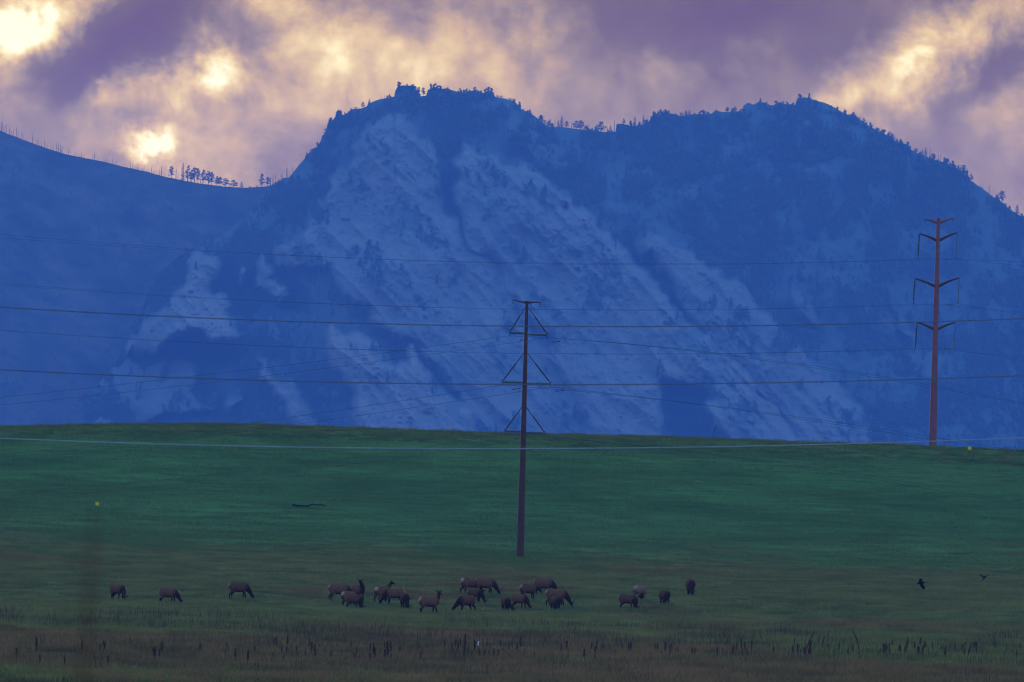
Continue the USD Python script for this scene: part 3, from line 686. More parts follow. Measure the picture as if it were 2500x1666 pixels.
# three thick near cables, then the two lines on the poles
for rows, lab in (((749, 796.5, 779), 'highest of the three thick blurred cables crossing in front of both poles'), ((902, 939, 918), 'middle one of the three thick blurred cables crossing in front of the mountain foot'), ((1070, 1096, 1070), 'lowest thick pale cable crossing the grass just below the hill crest')):
    D0, D1 = 235.0, 265.0
    ext = lambda px: np.polyval(np.polyfit([0, 1250, 2500], rows, 2), px)
    wire('overhead_cable', [[P(-250, ext(-250), D0), P(1250, ext(1250), (D0 + D1) / 2), P(2750, ext(2750), D1)]], .0165, lab, mat='lit_cable' if rows[0] > 1000 else 'shaded_cable')  # lowest cable gets the painted lit tone, upper two the painted shade
LN = ['upper', 'middle', 'lowest']
for tier, rows in enumerate([((967, 985), (905, 925), (990, 992), (880, 884)), ((1110, 1126), (1035, 1054), (1110, 1114), (1010, 1014)), ((1199, 1214), (1152, 1166), (1236, 1240), (1128, 1133))]):
    for side in range(2):
        tip = near_ends[tier * 2 + side]
        dl, dr = pole_base[1] - 95, pole_base[1] - 60 if tier == 2 else pole_base[1] + 60
        dm_l, dm_r = (tip[1] + dl) / 2, (tip[1] + dr) / 2
        left = [tip, P(625, rows[1][side] - 4, dm_l), P(-60, rows[0][side] + 8 + (2 if tier == 0 else 0), dl)]
        right = [tip, P(1890, rows[3][side], dm_r), P(2560, rows[2][side] + 7, dr)]
        d = [tip + np.array([1.0 if side else 1.5, 0, -.32])]
        wire('power_cable', [left, right], .0145, f"thin cable hung from the {['left', 'right'][side]} end of the dark pole's {LN[tier]} insulators", dampers=d)
for tier, rows in enumerate([((570, 579), (641, 639.5), (640, 652)), ((690, 694), (753, 753), (768, 772)), ((804, 806), (861, 861), (880, 886))]):
    for side in range(2):
        tip = far_tips[2 + tier * 2 + side]
        left = [tip, P(1150, rows[1][side], 1215), P(-60, rows[0][side] - 3, 1180)]
        right = [tip, P(2430, (tip_row := 833 - ((tip - EYE) @ UP) / ((tip - EYE) @ FWD) / K) * .45 + rows[2][side] * .55, 1255), P(2560, rows[2][side] + 5, 1260)]
        wire('power_cable', [left, right], .012, f"faint cable hung from the {['left', 'right'][side]} {LN[tier]} insulator of the reddish pole", dampers=[tip + np.array([-1.1, 0, -.05])] if side else [])

# ------------------------------------------------------------------ elk
COATS = {'brown': ((.088, .036, .019), (.021, .009, .0055), (.235, .135, .080)), 'dark': ((.068, .028, .015), (.018, .008, .005), (.19, .105, .065)), 'grey': ((.125, .062, .040), (.026, .012, .008), (.170, .112, .080))}


def hull_chain(joints):
    out = []
    for (a, ra), (b, rb) in zip(joints[:-1], joints[1:]):
        s = m3.Manifold.batch_hull([m3.Manifold.sphere(ra, 16).translate(list(map(float, a))), m3.Manifold.sphere(rb, 16).translate(list(map(float, b)))])
        out.append(s)
    return out


def elk_class(name, pose='graze', turn=0.0, coat='brown', antlers=0, gait=0, seed=0):
    r = np.random.default_rng(seed)
    v = lambda *a: np.array(a, float)
    parts = hull_chain([(v(-.76, 0, 1.16), .27), (v(-.58, 0, 1.13), .37), (v(-.22, 0, 1.07), .39), (v(.14, 0, 1.05), .40), (v(.42, 0, 1.08), .375), (v(.58, 0, 1.12), .30)])
    ct, st = math.cos(math.radians(turn)), math.sin(math.radians(turn))
    bend = lambda p, k=1.0: v(.60 + (p[0] - .60) * (1 - k + k * ct) - p[1] * st, p[1] * ct + (p[0] - .60) * st * k, p[2])
    if pose == 'graze':
        nk = [(v(.60, 0, 1.12), .29), (bend(v(.92, 0, .86), .5), .215), (bend(v(1.18, 0, .52)), .125), (bend(v(1.27, 0, .36)), .112)]
        muz = bend(v(1.46, 0, .07))
    elif pose == 'half':
        nk = [(v(.62, 0, 1.16), .25), (bend(v(.98, 0, 1.10), .5), .175), (bend(v(1.25, 0, 1.02)), .125), (bend(v(1.34, 0, 1.00)), .112)]
        muz = bend(v(1.60, 0, .78))
    else:
        nk = [(v(.60, 0, 1.16), .26), (bend(v(.82, 0, 1.42), .5), .18), (bend(v(.95, 0, 1.68)), .125), (bend(v(.99, 0, 1.78)), .115)]
        muz = bend(v(1.33, 0, 1.66))
    parts += hull_chain(nk)
    poll = nk[-1][0]
    parts += hull_chain([(poll, .112), (poll + (muz - poll) * .45, .082), (muz, .055)])
    fwd = (muz - poll) / np.linalg.norm(muz - poll)
    side = np.cross(v(0, 0, 1), fwd)
    side = side / max(np.linalg.norm(side), 1e-6)
    upv = np.cross(fwd, side)
    back = -fwd * .25 + upv * .55
    ears = []
    for s in (-1, 1):
        e0 = poll + side * s * .085 + upv * .06
        e1 = e0 + (side * s * .14 + back * .12)
        e2 = e0 + (side * s * .27 + back * .20)
        parts += hull_chain([(e0, .03), (e1, .045), (e2, .012)])
    g = [(0, 0, 0, 0), (.14, -.10, -.12, .12), (-.10, .14, .12, -.10)][gait]
    for s, k in ((1, 0), (-1, 1)):
        dx = g[k]
        parts += hull_chain([(v(.46, s * .17, .92), .155), (v(.46 + dx * .3, s * .165, .72), .095), (v(.48 + dx * .8, s * .15, .44), .058), (v(.47 + dx, s * .15, .12), .038), (v(.50 + dx, s * .15, .02), .045)])
        dx = g[2 + k]
        parts += hull_chain([(v(-.66, s * .17, .98), .225), (v(-.56 + dx * .4, s * .185, .76), .145), (v(-.74 + dx * .8, s * .17, .54), .075), (v(-.80 + dx, s * .16, .48), .058), (v(-.76 + dx, s * .16, .13), .040), (v(-.73 + dx, s * .16, .02), .046)])
    parts += hull_chain([(v(-.98, 0, 1.20), .045), (v(-1.05, 0, 1.08), .03)])
    body = m3.Manifold.batch_boolean(parts, m3.OpType.Add).refine_to_length(.07)
    vv, ff, _ = meshkit.arrays(body)
    tm = trimesh.Trimesh(vv, ff)
    trimesh.smoothing.filter_taubin(tm, iterations=8)
    p = np.array(tm.vertices)
    p = p + (meshkit.fbm(p * 5 + seed, 3, seed)[:, None] - .5) * .02 * np.array(tm.vertex_normals)
    tm = trimesh.Trimesh(p, tm.faces, process=False)
    body_c, dark_c, rump_c = (np.array(c) for c in COATS[coat])
    nz = (meshkit.fbm(p * 6, 3, 3) - .5) * .16
    q = p + nz[:, None]
    neck_axis = np.clip((q[:, 0] - .50) * 2.6 + np.abs(q[:, 2] - 1.16) * .8 - .12, 0, 1)
    legs = np.clip((.80 - q[:, 2]) * 3.4, 0, 1)
    dark = np.maximum(neck_axis, legs * (q[:, 0] < .72))
    if turn:
        dark = np.maximum(dark, np.clip((np.hypot(q[:, 0] - .55, q[:, 1]) - .42) * 4, 0, 1) * (q[:, 0] > .5))
    rump = np.clip((-.87 - q[:, 0] + (q[:, 2] - 1.15) * .35) * 8, 0, 1) * np.clip((q[:, 2] - .80) * 6, 0, 1)
    col = body_c[None] * (1 - dark[:, None]) + dark_c[None] * dark[:, None]
    col = col * (1 - rump[:, None]) + rump_c[None] * rump[:, None]
    squeeze = np.array([.86, 1.0, 1.0])
    tm = trimesh.Trimesh(p * squeeze, tm.faces, process=False)
    poll, fwd = poll * squeeze, fwd
    cls = proto(name)
    obj('body', tm, 'fur', cls, smooth=True, attrs={'coat': col})
    if antlers:
        for s in (-1, 1):
            a0 = poll + side * s * .07 + upv * .09
            beam = [a0, a0 + side * s * .13 + upv * .22 - fwd * .10, a0 + side * s * .24 + upv * .48 - fwd * .20, a0 + side * s * .22 + upv * .72 - fwd * .26]
            ms = [tube(beam, [.032, .028, .022, .008], 6)]
            for i_, (k0, ln) in enumerate(((0, .26), (1, .24), (2, .2))[:antlers]):
                b0 = np.array(beam[k0]) + upv * .04
                ms.append(tube([b0, b0 + fwd * ln * .7 + upv * ln * .5 + side * s * .03], [.022, .007], 5))
            obj('antler', join(ms), 'antler', cls)
    return cls


EC = {'g': elk_class('elk_graze', 'graze', 0, 'brown', 0, 1, 1), 'gl': elk_class('elk_graze_left', 'graze', 38, 'brown', 0, 2, 2), 'gr': elk_class('elk_graze_right', 'graze', -38, 'dark', 0, 1, 3), 'gd': elk_class('elk_graze_dark', 'graze', 12, 'dark', 0, 2, 4),
      'a': elk_class('elk_alert', 'alert', 0, 'brown', 0, 0, 5), 'ar': elk_class('elk_alert_right', 'alert', -50, 'brown', 0, 1, 6), 'al': elk_class('elk_alert_left', 'alert', 35, 'brown', 0, 2, 7), 'h': elk_class('elk_half', 'half', 10, 'dark', 0, 0, 8),
      'ga': elk_class('elk_bull_graze', 'graze', -15, 'brown', 3, 1, 9), 'gs': elk_class('elk_spike_graze', 'graze', 0, 'brown', 1, 2, 10), 'p': elk_class('elk_pale', 'graze', 25, 'grey', 0, 1, 11)}
ELK = [(287, 1467, 'ga', -48, 1.0, 'antlered elk grazing at the far left of the herd'),
       (411, 1475, 'g', -14, .97, 'brown elk grazing in profile, second from the left'),
       (583, 1464, 'gd', 2, 1.05, 'large elk grazing in profile beside a yellow flower, third from the left'),
       (828, 1470, 'g', -4, 1.10, 'big broadside elk at the left end of the tight central group'),
       (874, 1469, 'ar', -55, 1.02, 'elk with raised head looking out behind two grazing elk'),
       (852, 1481, 'gl', 40, .93, 'elk half hidden between the big broadside elk and a smaller one'),
       (864, 1489, 'gr', -25, .92, 'small reddish elk grazing in front of the tight left group'),
       (933, 1471, 'ar', 48, 1.0, 'elk standing with head up and ears wide behind a grazing one'),
       (962, 1478, 'g', 190, 1.03, 'elk grazing towards the left, just below the one with raised head'),
       (988, 1488, 'gd', -82, .98, 'dark elk grazing towards the viewer right of the left-facing elk'),
       (1048, 1501, 'al', 18, 1.05, 'alert elk alone in the centre foreground with ears spread'),
       (1148, 1453, 'g', 32, 1.12, 'large elk at the back left, partly covering its neighbour'),
       (1184, 1454, 'gs', -2, 1.10, 'elk grazing right with spike antlers behind the central trio'),
       (1160, 1474, 'gd', -48, .97, 'elk grazing head-on in the middle of the central trio'),
       (1138, 1496, 'gr', 218, 1.02, 'elk turned left with dark neck in front of the central trio'),
       (1235, 1495, 'gl', -80, .95, 'narrow dark elk facing the viewer below the power pole'),
       (1268, 1489, 'g', -35, .96, 'elk with pale rump edge grazing right below the power pole'),
       (1290, 1465, 'h', 28, 1.0, 'round dark elk with head against the rump of another'),
       (1328, 1455, 'g', -12, 1.12, 'elk with pale rump rim at the back right of the pole'),
       (1359, 1483, 'gs', -6, 1.12, 'elk with forward spike antlers grazing at the right of the middle group'),
       (1356, 1493, 'gr', -66, .93, 'small elk grazing in front of the spike-antlered one'),
       (1533, 1490, 'gr', -24, .98, 'brown elk in front of the pale one in the right group'),
       (1561, 1468, 'p', 62, 1.02, 'palest elk of the herd, seen from behind in the right group'),
       (1623, 1479, 'gr', -70, .96, 'dark elk facing the viewer between pale elk and the last one'),
       (1686, 1456, 'g', -86, 1.10, 'dark elk farthest right of the herd, facing the viewer')]
for px, row, c, head, s, lab in ELK:
    g = on_ground(px, row, 560, 840)
    tag(copy_of(EC[c], 'elk', g - [0, 0, .10], head, s * .98), lab, 'elk', 'herd of elk grazing on the meadow')


# ------------------------------------------------------------------ birds
def bird(px, row, depth, head, wing_up, wing_dn, label, span=.62, pitch=0.0):
    at = P(px, row, depth)
    x_ = UsdGeom.Xform.Define(stage, numbered('/World', 'bird'))
    x_.AddTranslateOp().Set(Gf.Vec3d(*map(float, at)))
    x_.AddRotateZOp().Set(float(head))
    x_.AddRotateYOp().Set(float(pitch))
    x_.AddScaleOp().Set(Gf.Vec3f(span / .62))
    t = x_.GetPrim()
    v = lambda *a: np.array(a, float)
    bod = m3.Manifold.batch_boolean(hull_chain([(v(-.13, 0, 0), .025), (v(-.03, 0, .0), .055), (v(.07, 0, .015), .05), (v(.13, 0, .03), .034), (v(.175, 0, .025), .010)]), m3.OpType.Add).refine_to_length(.03)
    vv, ff, _ = meshkit.arrays(bod)
    wings = []
    for s, lift in ((1, wing_up), (-1, wing_dn)):
        c = math.cos(lift), math.sin(lift)
        prof = [(.08, -.04, 0), (.075, -.08, .13), (.03, -.11, .24), (-.02, -.07, .32)]
        up_, lo_ = [], []
        for le, te, sp in prof:
            for arr, dz in ((up_, .008), (lo_, -.006)):
                arr += [v(le, s * (.03 + sp * c[0]), .02 + sp * c[1] + dz), v(te, s * (.03 + sp * c[0]), .02 + sp * c[1] + dz * .3)]
        pts = np.array(up_ + lo_)
        wings.append(trimesh.convex.convex_hull(pts[[0, 1, 2, 3, 8, 9, 10, 11]]))
        wings.append(trimesh.convex.convex_hull(pts[[2, 3, 4, 5, 10, 11, 12, 13]]))
        wings.append(trimesh.convex.convex_hull(pts[[4, 5, 6, 7, 12, 13, 14, 15]]))
    tail = trimesh.convex.convex_hull(np.array([[-.12, .02, .01], [-.12, -.02, .01], [-.33, .055, -.005], [-.33, -.055, -.005], [-.12, 0, -.012], [-.33, 0, -.015]]))
    solids = [m3.Manifold(m3.Mesh(np.asarray(q.vertices, np.float32), np.asarray(q.faces, np.uint32))) for q in wings + [tail]]
    al = m3.Manifold.batch_boolean([bod] + solids, m3.OpType.Add)
    obj('body', al, 'feather', t, smooth=35)
    beak = tube([[.17, 0, .026], [.215, 0, .018]], [.010, .002], 6)
    obj('beak', beak, 'hardware', t)
    tag(t, label, 'bird')


bird(2249, 1424, 560, 184, math.radians(-72), math.radians(30), 'larger dark bird banking low over the grass at right', .95, 14)
bird(2403, 1411, 540, 75, math.radians(42), math.radians(36), 'smaller dark bird with both wings raised at far right', .62, -25)

# ------------------------------------------------------------------ small things on the hill
def flag(px, row, label, size=.42, lean=0.0):
    g = on_ground(px, row + 7, 800, 1170)
    t = thing('marker_flag', g, lean)
    obj('stake', tube([[0, 0, -.15], [0, 0, .62]], .018, 6), 'post_steel', t)
    u, w = np.meshgrid(np.linspace(0, 1, 7), np.linspace(0, 1, 5))
    pts = np.stack([.015 + u * size, .05 * np.sin(u * 5) * u, .22 + w * size * .95 - u * .04], -1).reshape(-1, 3)
    f = grid_faces(5, 7)
    both = np.vstack([pts, pts + [0, .008, 0]])
    obj('flag', (both, np.vstack([f, f[:, ::-1] + 35])), 'yellow_cloth', t)
    tag(t, label, 'marker flag')


flag(232, 1232, 'yellow marker flag on the dark hillside at left', .44)
flag(2362, 1096, 'yellow marker flag on the crest right of the reddish pole', .48)
g0 = on_ground(755, 1242, 850, 1120)
t = thing('fallen_branch', g0)
bx = np.linspace(-1.95, 1.95, 16)
main = np.stack([bx, .2 * np.sin(bx * 1.3), .36 + .09 * np.sin(bx * 2.1) + .05 * np.sin(bx * 5.3) + .03 * bx], -1)
obj('limb', tube(main, np.linspace(.12, .06, 16), 8), 'deadwood', t, smooth=40)
obj('twig', join([tube([main[2], main[2] + [-.3, .1, .35]], [.04, .015], 5), tube([main[8], main[8] + [.35, -.1, .16]], [.04, .012], 5), tube([main[12], main[12] + [.3, .2, .22]], [.035, .012], 5)]), 'deadwood', t)
tag(t, 'long dark crooked branch lying on the green hillside', 'branch')
for k_, (px, row, h, lab) in enumerate([(1985, 1090, .62, 'short thin fence post on the crest, well left of the reddish pole'), (2183, 1098, .82, 'thin fence post on the crest just left of the reddish pole'), (2306, 1103, .62, 'thin fence post on the crest right beside the reddish pole'), (2390, 1106, .8, 'thin fence post on the crest right of the yellow flag'), (2478, 1108, .82, 'last thin fence post on the crest at the right edge')]):
    D = 1122.0
    top = P(px, row, D)
    gz = float(ground(top[0], D))
    t = thing('fence_post', (top[0], D, gz), 90)
    obj('stake', join([trimesh.creation.box((.05, .03, h + .3), trimesh.transformations.translation_matrix([0, 0, h / 2 - .15])), trimesh.creation.box((.012, .06, h + .3), trimesh.transformations.translation_matrix([.031, 0, h / 2 - .15]))]), 'post_steel', t)
    for z_ in (h * .35, h * .65, h * .9):
        obj('wire_clip', trimesh.creation.box((.07, .05, .02), trimesh.transformations.translation_matrix([0, 0, z_])), 'hardware', t)
    tag(t, lab, 'fence post')
g0 = on_ground(1167, 1594, 430, 700)
t = thing('marker_stake', g0)
obj('stake', tube([[0, 0, -.1], [.01, 0, .46]], [.022, .020], 8), 'stake_wood', t)
obj('cap', tube([[.009, 0, .40], [.012, 0, .66]], [.036, .032], 8), 'white_paint', t)
tag(t, 'small white marker stake among the brown stalks in the foreground', 'marker stake')

# ------------------------------------------------------------------ weeds, seed stalks
def stalk_class(name, seed, h=1.0, curve=0.0, heads=1.0):
    r = np.random.default_rng(seed)
    cls = proto(name)
    zs = np.linspace(0, 1, 7)
    sway = r.normal(0, .02)
    path = np.stack([curve * zs ** 2.4 + sway * np.sin(zs * 3), r.normal(0, .01) * zs, zs * h * (1 - .18 * abs(curve))], -1)
    obj('stem', tube(np.vstack([path[0] - [0, 0, .12], path]), np.r_[.018, np.linspace(.018, .010, 7)], 5), 'stalk', cls)
    cs = []
    for z in np.linspace(.48, 1.0, 11):
        c = np.array([np.interp(z, zs, path[:, 0]), np.interp(z, zs, path[:, 1]), np.interp(z, zs, path[:, 2])])
        cs.append((c, (.056 * math.sin(math.pi * (z - .40) / .68) + .008) * heads * r.uniform(.75, 1.2)))
    obj('seed_head', leaf_cloud(cs, 16, .026, seed, 1.3), 'seed_head', cls)
    lv = []
    for _ in range(4):
        a, z = r.uniform(0, 6.28), r.uniform(.06, .35)
        c = np.array([np.interp(z, zs, path[:, 0]), 0, z * h])
        e = c + [math.cos(a) * .14, math.sin(a) * .14, .06]
        sd = np.array([-math.sin(a), math.cos(a), 0]) * .022
        lv.append(trimesh.Trimesh(np.array([c, (c + e) / 2 + sd + [0, 0, .03], e, (c + e) / 2 - sd + [0, 0, .03], (c + e) / 2 - [0, 0, .01]]), [[0, 1, 4], [1, 2, 4], [2, 3, 4], [3, 0, 4], [0, 3, 1], [1, 3, 2]], process=False))
    obj('leaves', join(lv), 'weed', cls)
    return cls


STALKS = [stalk_class(f'seed_stalk_{i}', 500 + i, 1.0, [0, .05, -.06, .02, -.03, .09, 0, -.02][i], [1, 1.25, .9, 1.4, 1.1, .8, 1.6, 1.0][i]) for i in range(8)]
spots = []
r5 = np.random.default_rng(77)
for lo, hi, n, b0, b1 in ((15, 320, 16, 1596, 1640), (360, 400, 4, 1600, 1625), (480, 650, 8, 1590, 1640), (660, 860, 30, 1588, 1622), (860, 1120, 36, 1592, 1628), (1120, 1340, 42, 1586, 1620), (1340, 1560, 24, 1592, 1626), (1560, 1780, 26, 1588, 1618), (1780, 1960, 26, 1586, 1616), (1960, 2130, 22, 1588, 1618), (2110, 2260, 34, 1586, 1612), (2230, 2500, 32, 1582, 1616)):
    cl = r5.uniform(lo, hi, max(2, n // 5))
    for _ in range(n):
        x = r5.choice(cl) + r5.normal(0, 13) if r5.random() < .62 else r5.uniform(lo, hi)
        spots.append((x, r5.uniform(b0, b1)))
for x, row in spots:
    g = on_ground(x, row, 425, 640)
    right = x > 2080
    where = next(w_ for lim, w_ in ((330, 'at the lower left corner'), (650, 'right of the blurred stem at left'), (870, 'below the tight left group of elk'), (1100, 'below the lone alert elk'), (1230, 'around the white marker stake'), (1400, 'below the elk under the power pole'), (1600, 'below the pale elk'), (1800, 'right of and below the last elk'), (2080, 'around the tall arching weeds'), (2280, 'in the dense stand right of the arching weeds'), (9999, 'in the dense stand at the right edge')) if x < lim)
    lab = f'dark brown seed stalk {where}'
    tag(copy_of(STALKS[int(r5.integers(8))], 'seed_stalk', g, float(r5.uniform(0, 360)), float(np.clip(r5.normal(.56, .20), .22, 1.0)) * np.array([1.25, 1.25, 1.0])), lab, 'weed stalk', 'seed stalks ' + where)
tall = [stalk_class('tall_weed_0', 601, 1.0, .48, .5), stalk_class('tall_weed_1', 602, 1.0, -.44, .5), stalk_class('tall_weed_2', 603, 1.0, .34, .6)]
for px, row, c, h, rot, lab in [(1966, 1618, 0, 1.95, 0, 'tall weed arching to the right above the foreground stalks'), (2099, 1622, 1, 2.15, 0, 'tallest weed arching to the left above the dense stalks'), (2006, 1600, 2, 1.35, 10, 'shorter leaning weed between the two tall arching weeds'),
                                (234, 1640, 2, .95, 180, 'thick dark weed stem in the lower left corner'), (380, 1624, 0, 1.05, 200, 'thick dark weed stem right of the blurred stem at left')]:
    tag(copy_of(tall[c], 'tall_weed', on_ground(px, row, 425, 640), rot, (h * .5, h * .5, h)), lab, 'weed')
tw = copy_of(tall[2], 'tall_weed', np.array([P(1741, 1076, 1121)[0], 1121, float(ground(P(1741, 1076, 1121)[0], 1121))]), 0, (1.2, 1.2, 2.0))
tag(tw, 'tall dry weed standing against the blue mountain on the hill crest', 'weed')
# a stem close to the lens, far out of focus
d0 = 19.0
b = P(196, 1700, d0)
tp = P(232, 1225, d0)
gz = float(ground(b[0], d0))
t = thing('near_grass_stem', (b[0] - .04, d0, gz))
o = np.array([b[0] - .04, d0, gz])
pp = np.array([[0, 0, -.1], b - o, b - o + (tp - b) * .5 + [.004, 0, 0], tp - o])
obj('stem', tube(pp, [.0085, .008, .006, .003], 8), 'near_stem', t)
cs = [(b - o + (tp - b) * q, .007 * math.sin(math.pi * q) + .003) for q in np.linspace(.35, .98, 12)]
obj('seed_head', leaf_cloud(cs, 7, .005, 88, 1.5), 'near_stem', t)
tag(t, 'blurred brown grass stem close to the camera at left', 'grass stem')

# ------------------------------------------------------------------ grass and flowers
def blade_patch(n, size, h0, h1, w, seed, lean=.35):
    r = np.random.default_rng(seed)
    xy = r.uniform(-size / 2, size / 2, (n, 2))
    h = r.uniform(h0, h1, n)
    a = r.uniform(0, 2 * np.pi, n)
    l_ = r.normal(0, lean, (n, 2)) * h[:, None]
    sd = np.stack([np.cos(a), np.sin(a), 0 * a], 1) * (w * r.uniform(.6, 1.4, n))[:, None]
    b = np.c_[xy, np.full(n, -.04)]
    m = np.c_[xy + l_ * .3, h * .6]
    tpt = np.c_[xy + l_, h]
    V = np.stack([b - sd, b + sd, m + sd * .8, m - sd * .8, tpt], 1).reshape(-1, 3)
    k = np.arange(n)[:, None] * 5
    F = np.concatenate([k + [0, 1, 2], k + [0, 2, 3], k + [3, 2, 4]], 0)
    return trimesh.Trimesh(V, F, process=False)


def mat_blade(name, a, b):
    n = {'o': ('object_info', {}), 'g': ('geometry', {}), 'nz': ('noise_texture', {'scale': .06, 'detail': 4.0}), 'ad': ('math', {'math_type': 'add'}), 'mu': ('math', {'math_type': 'multiply', 'value2': .5}), 'm': ('mix_color', {'a': a, 'b': b}),
         'mr': ('map_range', {'from_min': .3, 'from_max': .7, 'clamp': True}), 'd': ('diffuse_bsdf', {}), 't': ('translucent_bsdf', {}), 'x': ('mix_closure', {'fac': .3})}
    MAT[name] = usdkit.material(stage, f'/World/Looks/{name}', n, [('g.position', 'nz.vector'), ('o.random', 'ad.value1'), ('nz.fac', 'ad.value2'), ('ad.value', 'mu.value1'), ('mu.value', 'mr.value'), ('mr.result', 'm.fac'), ('m.result', 'd.color'), ('m.result', 't.color'), ('d.BSDF', 'x.closure1'), ('t.BSDF', 'x.closure2')], surface='x.closure')


mat_blade('blade_brown', (.130, .092, .050), (.060, .056, .026))
mat_blade('blade_green', (.056, .074, .028), (.112, .128, .050))
mat_blade('blade_hill', (.042, .080, .023), (.056, .094, .028))


def instancer(name, protos, mats, pos, scale, idx, seed, label, cat):
    r = np.random.default_rng(seed)
    pi = UsdGeom.PointInstancer.Define(stage, f'/World/{name}')
    pi.CreatePrototypesRel().SetTargets([obj('tuft', m, mt, pi.GetPrim()).GetPath() for m, mt in zip(protos, mats)])
    pi.CreateProtoIndicesAttr(Vt.IntArray.FromNumpy(np.asarray(idx, np.int32)))
    pi.CreatePositionsAttr(Vt.Vec3fArray.FromNumpy(np.asarray(pos, np.float32)))
    pi.CreateScalesAttr(Vt.Vec3fArray.FromNumpy(np.asarray(scale, np.float32)))
    a = r.uniform(0, 2 * np.pi, len(pos))
    pi.CreateOrientationsAttr(Vt.QuathArray([Gf.Quath(float(math.cos(v / 2)), 0, 0, float(math.sin(v / 2))) for v in a]))
    tag(pi.GetPrim(), label, cat, kind='stuff')


r6 = np.random.default_rng(5)
n = 26000
yy_ = np.sqrt(r6.uniform(405 ** 2, 1180 ** 2, n))
xx_ = r6.uniform(-1, 1, n) * (yy_ * .064 + 4)
dry = meshkit.fbm(np.stack([xx_ / 26, yy_ / 60, xx_ * 0], -1), 4, 8) + np.interp(yy_, [400, 520, 560, 700, 840, 900, 1000, 1200], [.20, .13, -.03, -.14, -.14, -.40, -.5, -.4])
thick = meshkit.fbm(np.stack([xx_ / 14, yy_ / 40, xx_ * 0 + 3], -1), 3, 12)
prot = [blade_patch(150, 2.4, .18, .55, .014, 900 + i) for i in range(3)] + [blade_patch(150, 2.4, .12, .42, .014, 910 + i) for i in range(3)] + [blade_patch(70, 4.2, .08, .28, .018, 920 + i) for i in range(2)]
brown = r6.random(n) < np.clip((dry - .44) * 5, 0, .92)
idx = np.where(brown, r6.integers(0, 3, n), np.where(yy_ + (thick - .5) * 260 + r6.normal(0, 22, n) > 890, r6.integers(6, 8, n), r6.integers(3, 6, n)))
zz_ = ground(xx_, yy_)
sz = r6.uniform(.7, 1.15, n) * np.clip(.55 + thick * .9, .5, 1.4) * np.interp(yy_, [400, 560, 900, 1200], [1.05, .85, .7, .7])
instancer('meadow_grass', prot, ['blade_brown'] * 3 + ['blade_green'] * 3 + ['blade_hill'] * 2, np.stack([xx_, yy_, zz_], 1), np.stack([sz * 0 + 1, sz * 0 + 1, sz], 1), idx, 3, 'long green and brown meadow grass covering the valley and hill', 'grass')
# thin reeds and dead stems too many to tell apart, thickest where the tall seed stalks stand
reed = []
for q in range(4):
    r_ = np.random.default_rng(950 + q)
    reed.append(join([tube([[x_, y_, -.1], [x_ + r_.normal(0, .04), y_, h_ * .6], [x_ + r_.normal(0, .09), y_, h_]], [.011, .010, .005], 3, caps=False) for x_, y_, h_ in zip(r_.uniform(-.6, .6, 8), r_.uniform(-.6, .6, 8), r_.uniform(.25, .75, 8))]))
nr = 2000
ncr = 2600
cy_ = r6.uniform(1085, 1172, ncr)
cx_ = r6.uniform(-1, 1, ncr) * (cy_ * .063 + 3)
crest = [blade_patch(60, 1.6, .12, .46, .016, 930 + i) for i in range(3)]
ch = r6.uniform(.4, 1.25, ncr) * (.5 + meshkit.fbm(np.stack([cx_ / 5, cy_ / 20, cx_ * 0], -1), 3, 17))
instancer('crest_grass', crest, ['blade_hill', 'blade_green', 'blade_brown'], np.stack([cx_, cy_, ground(cx_, cy_)], 1), np.stack([ch * 0 + 1, ch * 0 + 1, ch], 1), r6.choice(3, ncr, p=[.5, .35, .15]), 29, 'ragged taller grass along the hill crest', 'grass')
py_ = r6.normal(545, 55, nr).clip(435, 612)
px_ = r6.uniform(-1, 1, nr) * (py_ * .062 + 2)
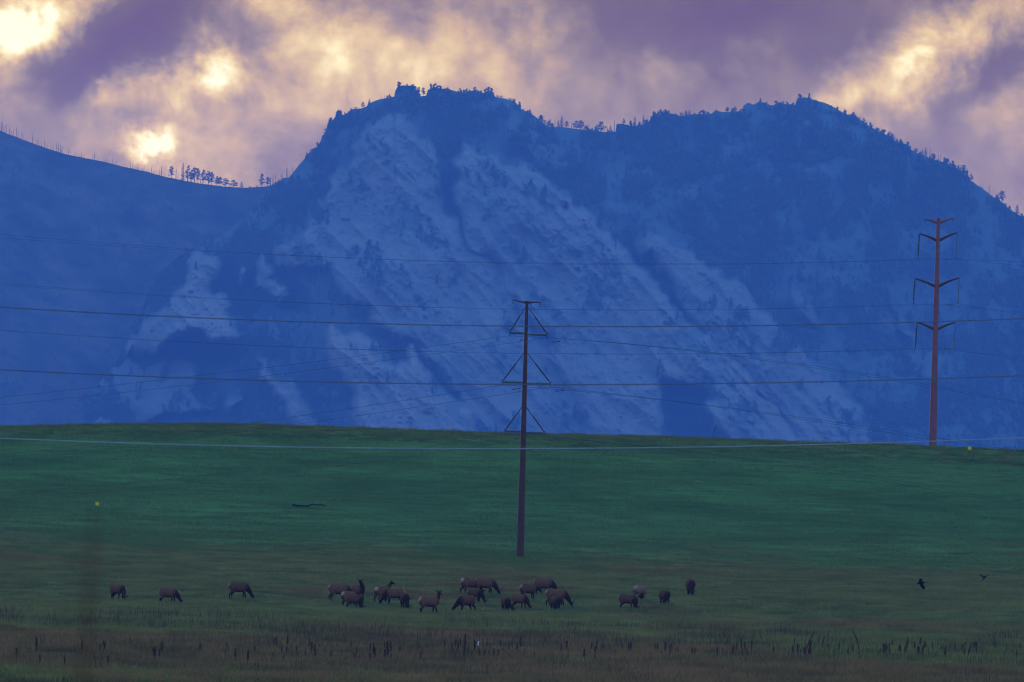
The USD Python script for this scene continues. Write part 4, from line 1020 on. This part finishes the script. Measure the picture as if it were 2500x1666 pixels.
kp = meshkit.fbm(np.stack([px_ / 9, py_ / 30, px_ * 0], -1), 3, 15) > .44
px_, py_ = px_[kp], py_[kp]
instancer('foreground_reeds', reed, ['stalk', 'stalk', 'weed', 'blade_brown'], np.stack([px_, py_, ground(px_, py_)], 1), np.repeat(r6.uniform(.7, 1.25, (len(px_), 1)), 3, 1), r6.integers(0, 4, len(px_)), 19, 'dense fringe of thin brown reeds and dead stems in the foreground', 'reeds')
nf = 170
cxy = [on_ground(px, row, 420, 1160) for px, row in zip(r6.uniform(0, 2500, 46), np.r_[r6.uniform(1478, 1560, 36), r6.uniform(1385, 1480, 6), r6.uniform(1070, 1130, 4)])] + [on_ground(632, 1459, 600, 800), on_ground(420, 1482, 600, 800), on_ground(480, 1080, 1000, 1160), on_ground(450, 1526, 500, 700)]
ci = r6.integers(0, len(cxy), nf)
fp = np.array(cxy)[ci] + np.c_[r6.normal(0, 1.2, (nf, 2)), np.zeros(nf)]
fp[:, 2] = ground(fp[:, 0], fp[:, 1]) + r6.uniform(.18, .42, nf)
pet = leaf_cloud([((0, 0, 0), .035)], 5, .026, 3)
instancer('yellow_flowers', [pet], ['yellow_petal'], fp, np.repeat(r6.uniform(.6, 1.25, (nf, 1)), 3, 1), np.zeros(nf), 9, 'tiny yellow flowers scattered through the meadow grass', 'flowers')

# ------------------------------------------------------------------ haze
HZ = dict(density=3.3e-5, color=(.10, .28, 1.0), absorption_color=(1, 1, 1), anisotropy=0.0)
MAT['haze_air'] = usdkit.material(stage, '/World/Looks/haze_air', {'v': ('principled_volume', HZ)}, [], volume='v.volume')
box = trimesh.creation.box((64000, 64000, 1))
vv = np.array([[x, y, z] for x in (-8000., 8000.) for y in (-700., 12700.) for z in (-1.5, 560.)])
haze = trimesh.Trimesh(vv, [[0, 1, 3], [0, 3, 2], [4, 6, 7], [4, 7, 5], [0, 4, 5], [0, 5, 1], [2, 3, 7], [2, 7, 6], [0, 2, 6], [0, 6, 4], [1, 5, 7], [1, 7, 3]], process=False)
tag(obj('haze', haze, 'haze_air'), kind='stuff')
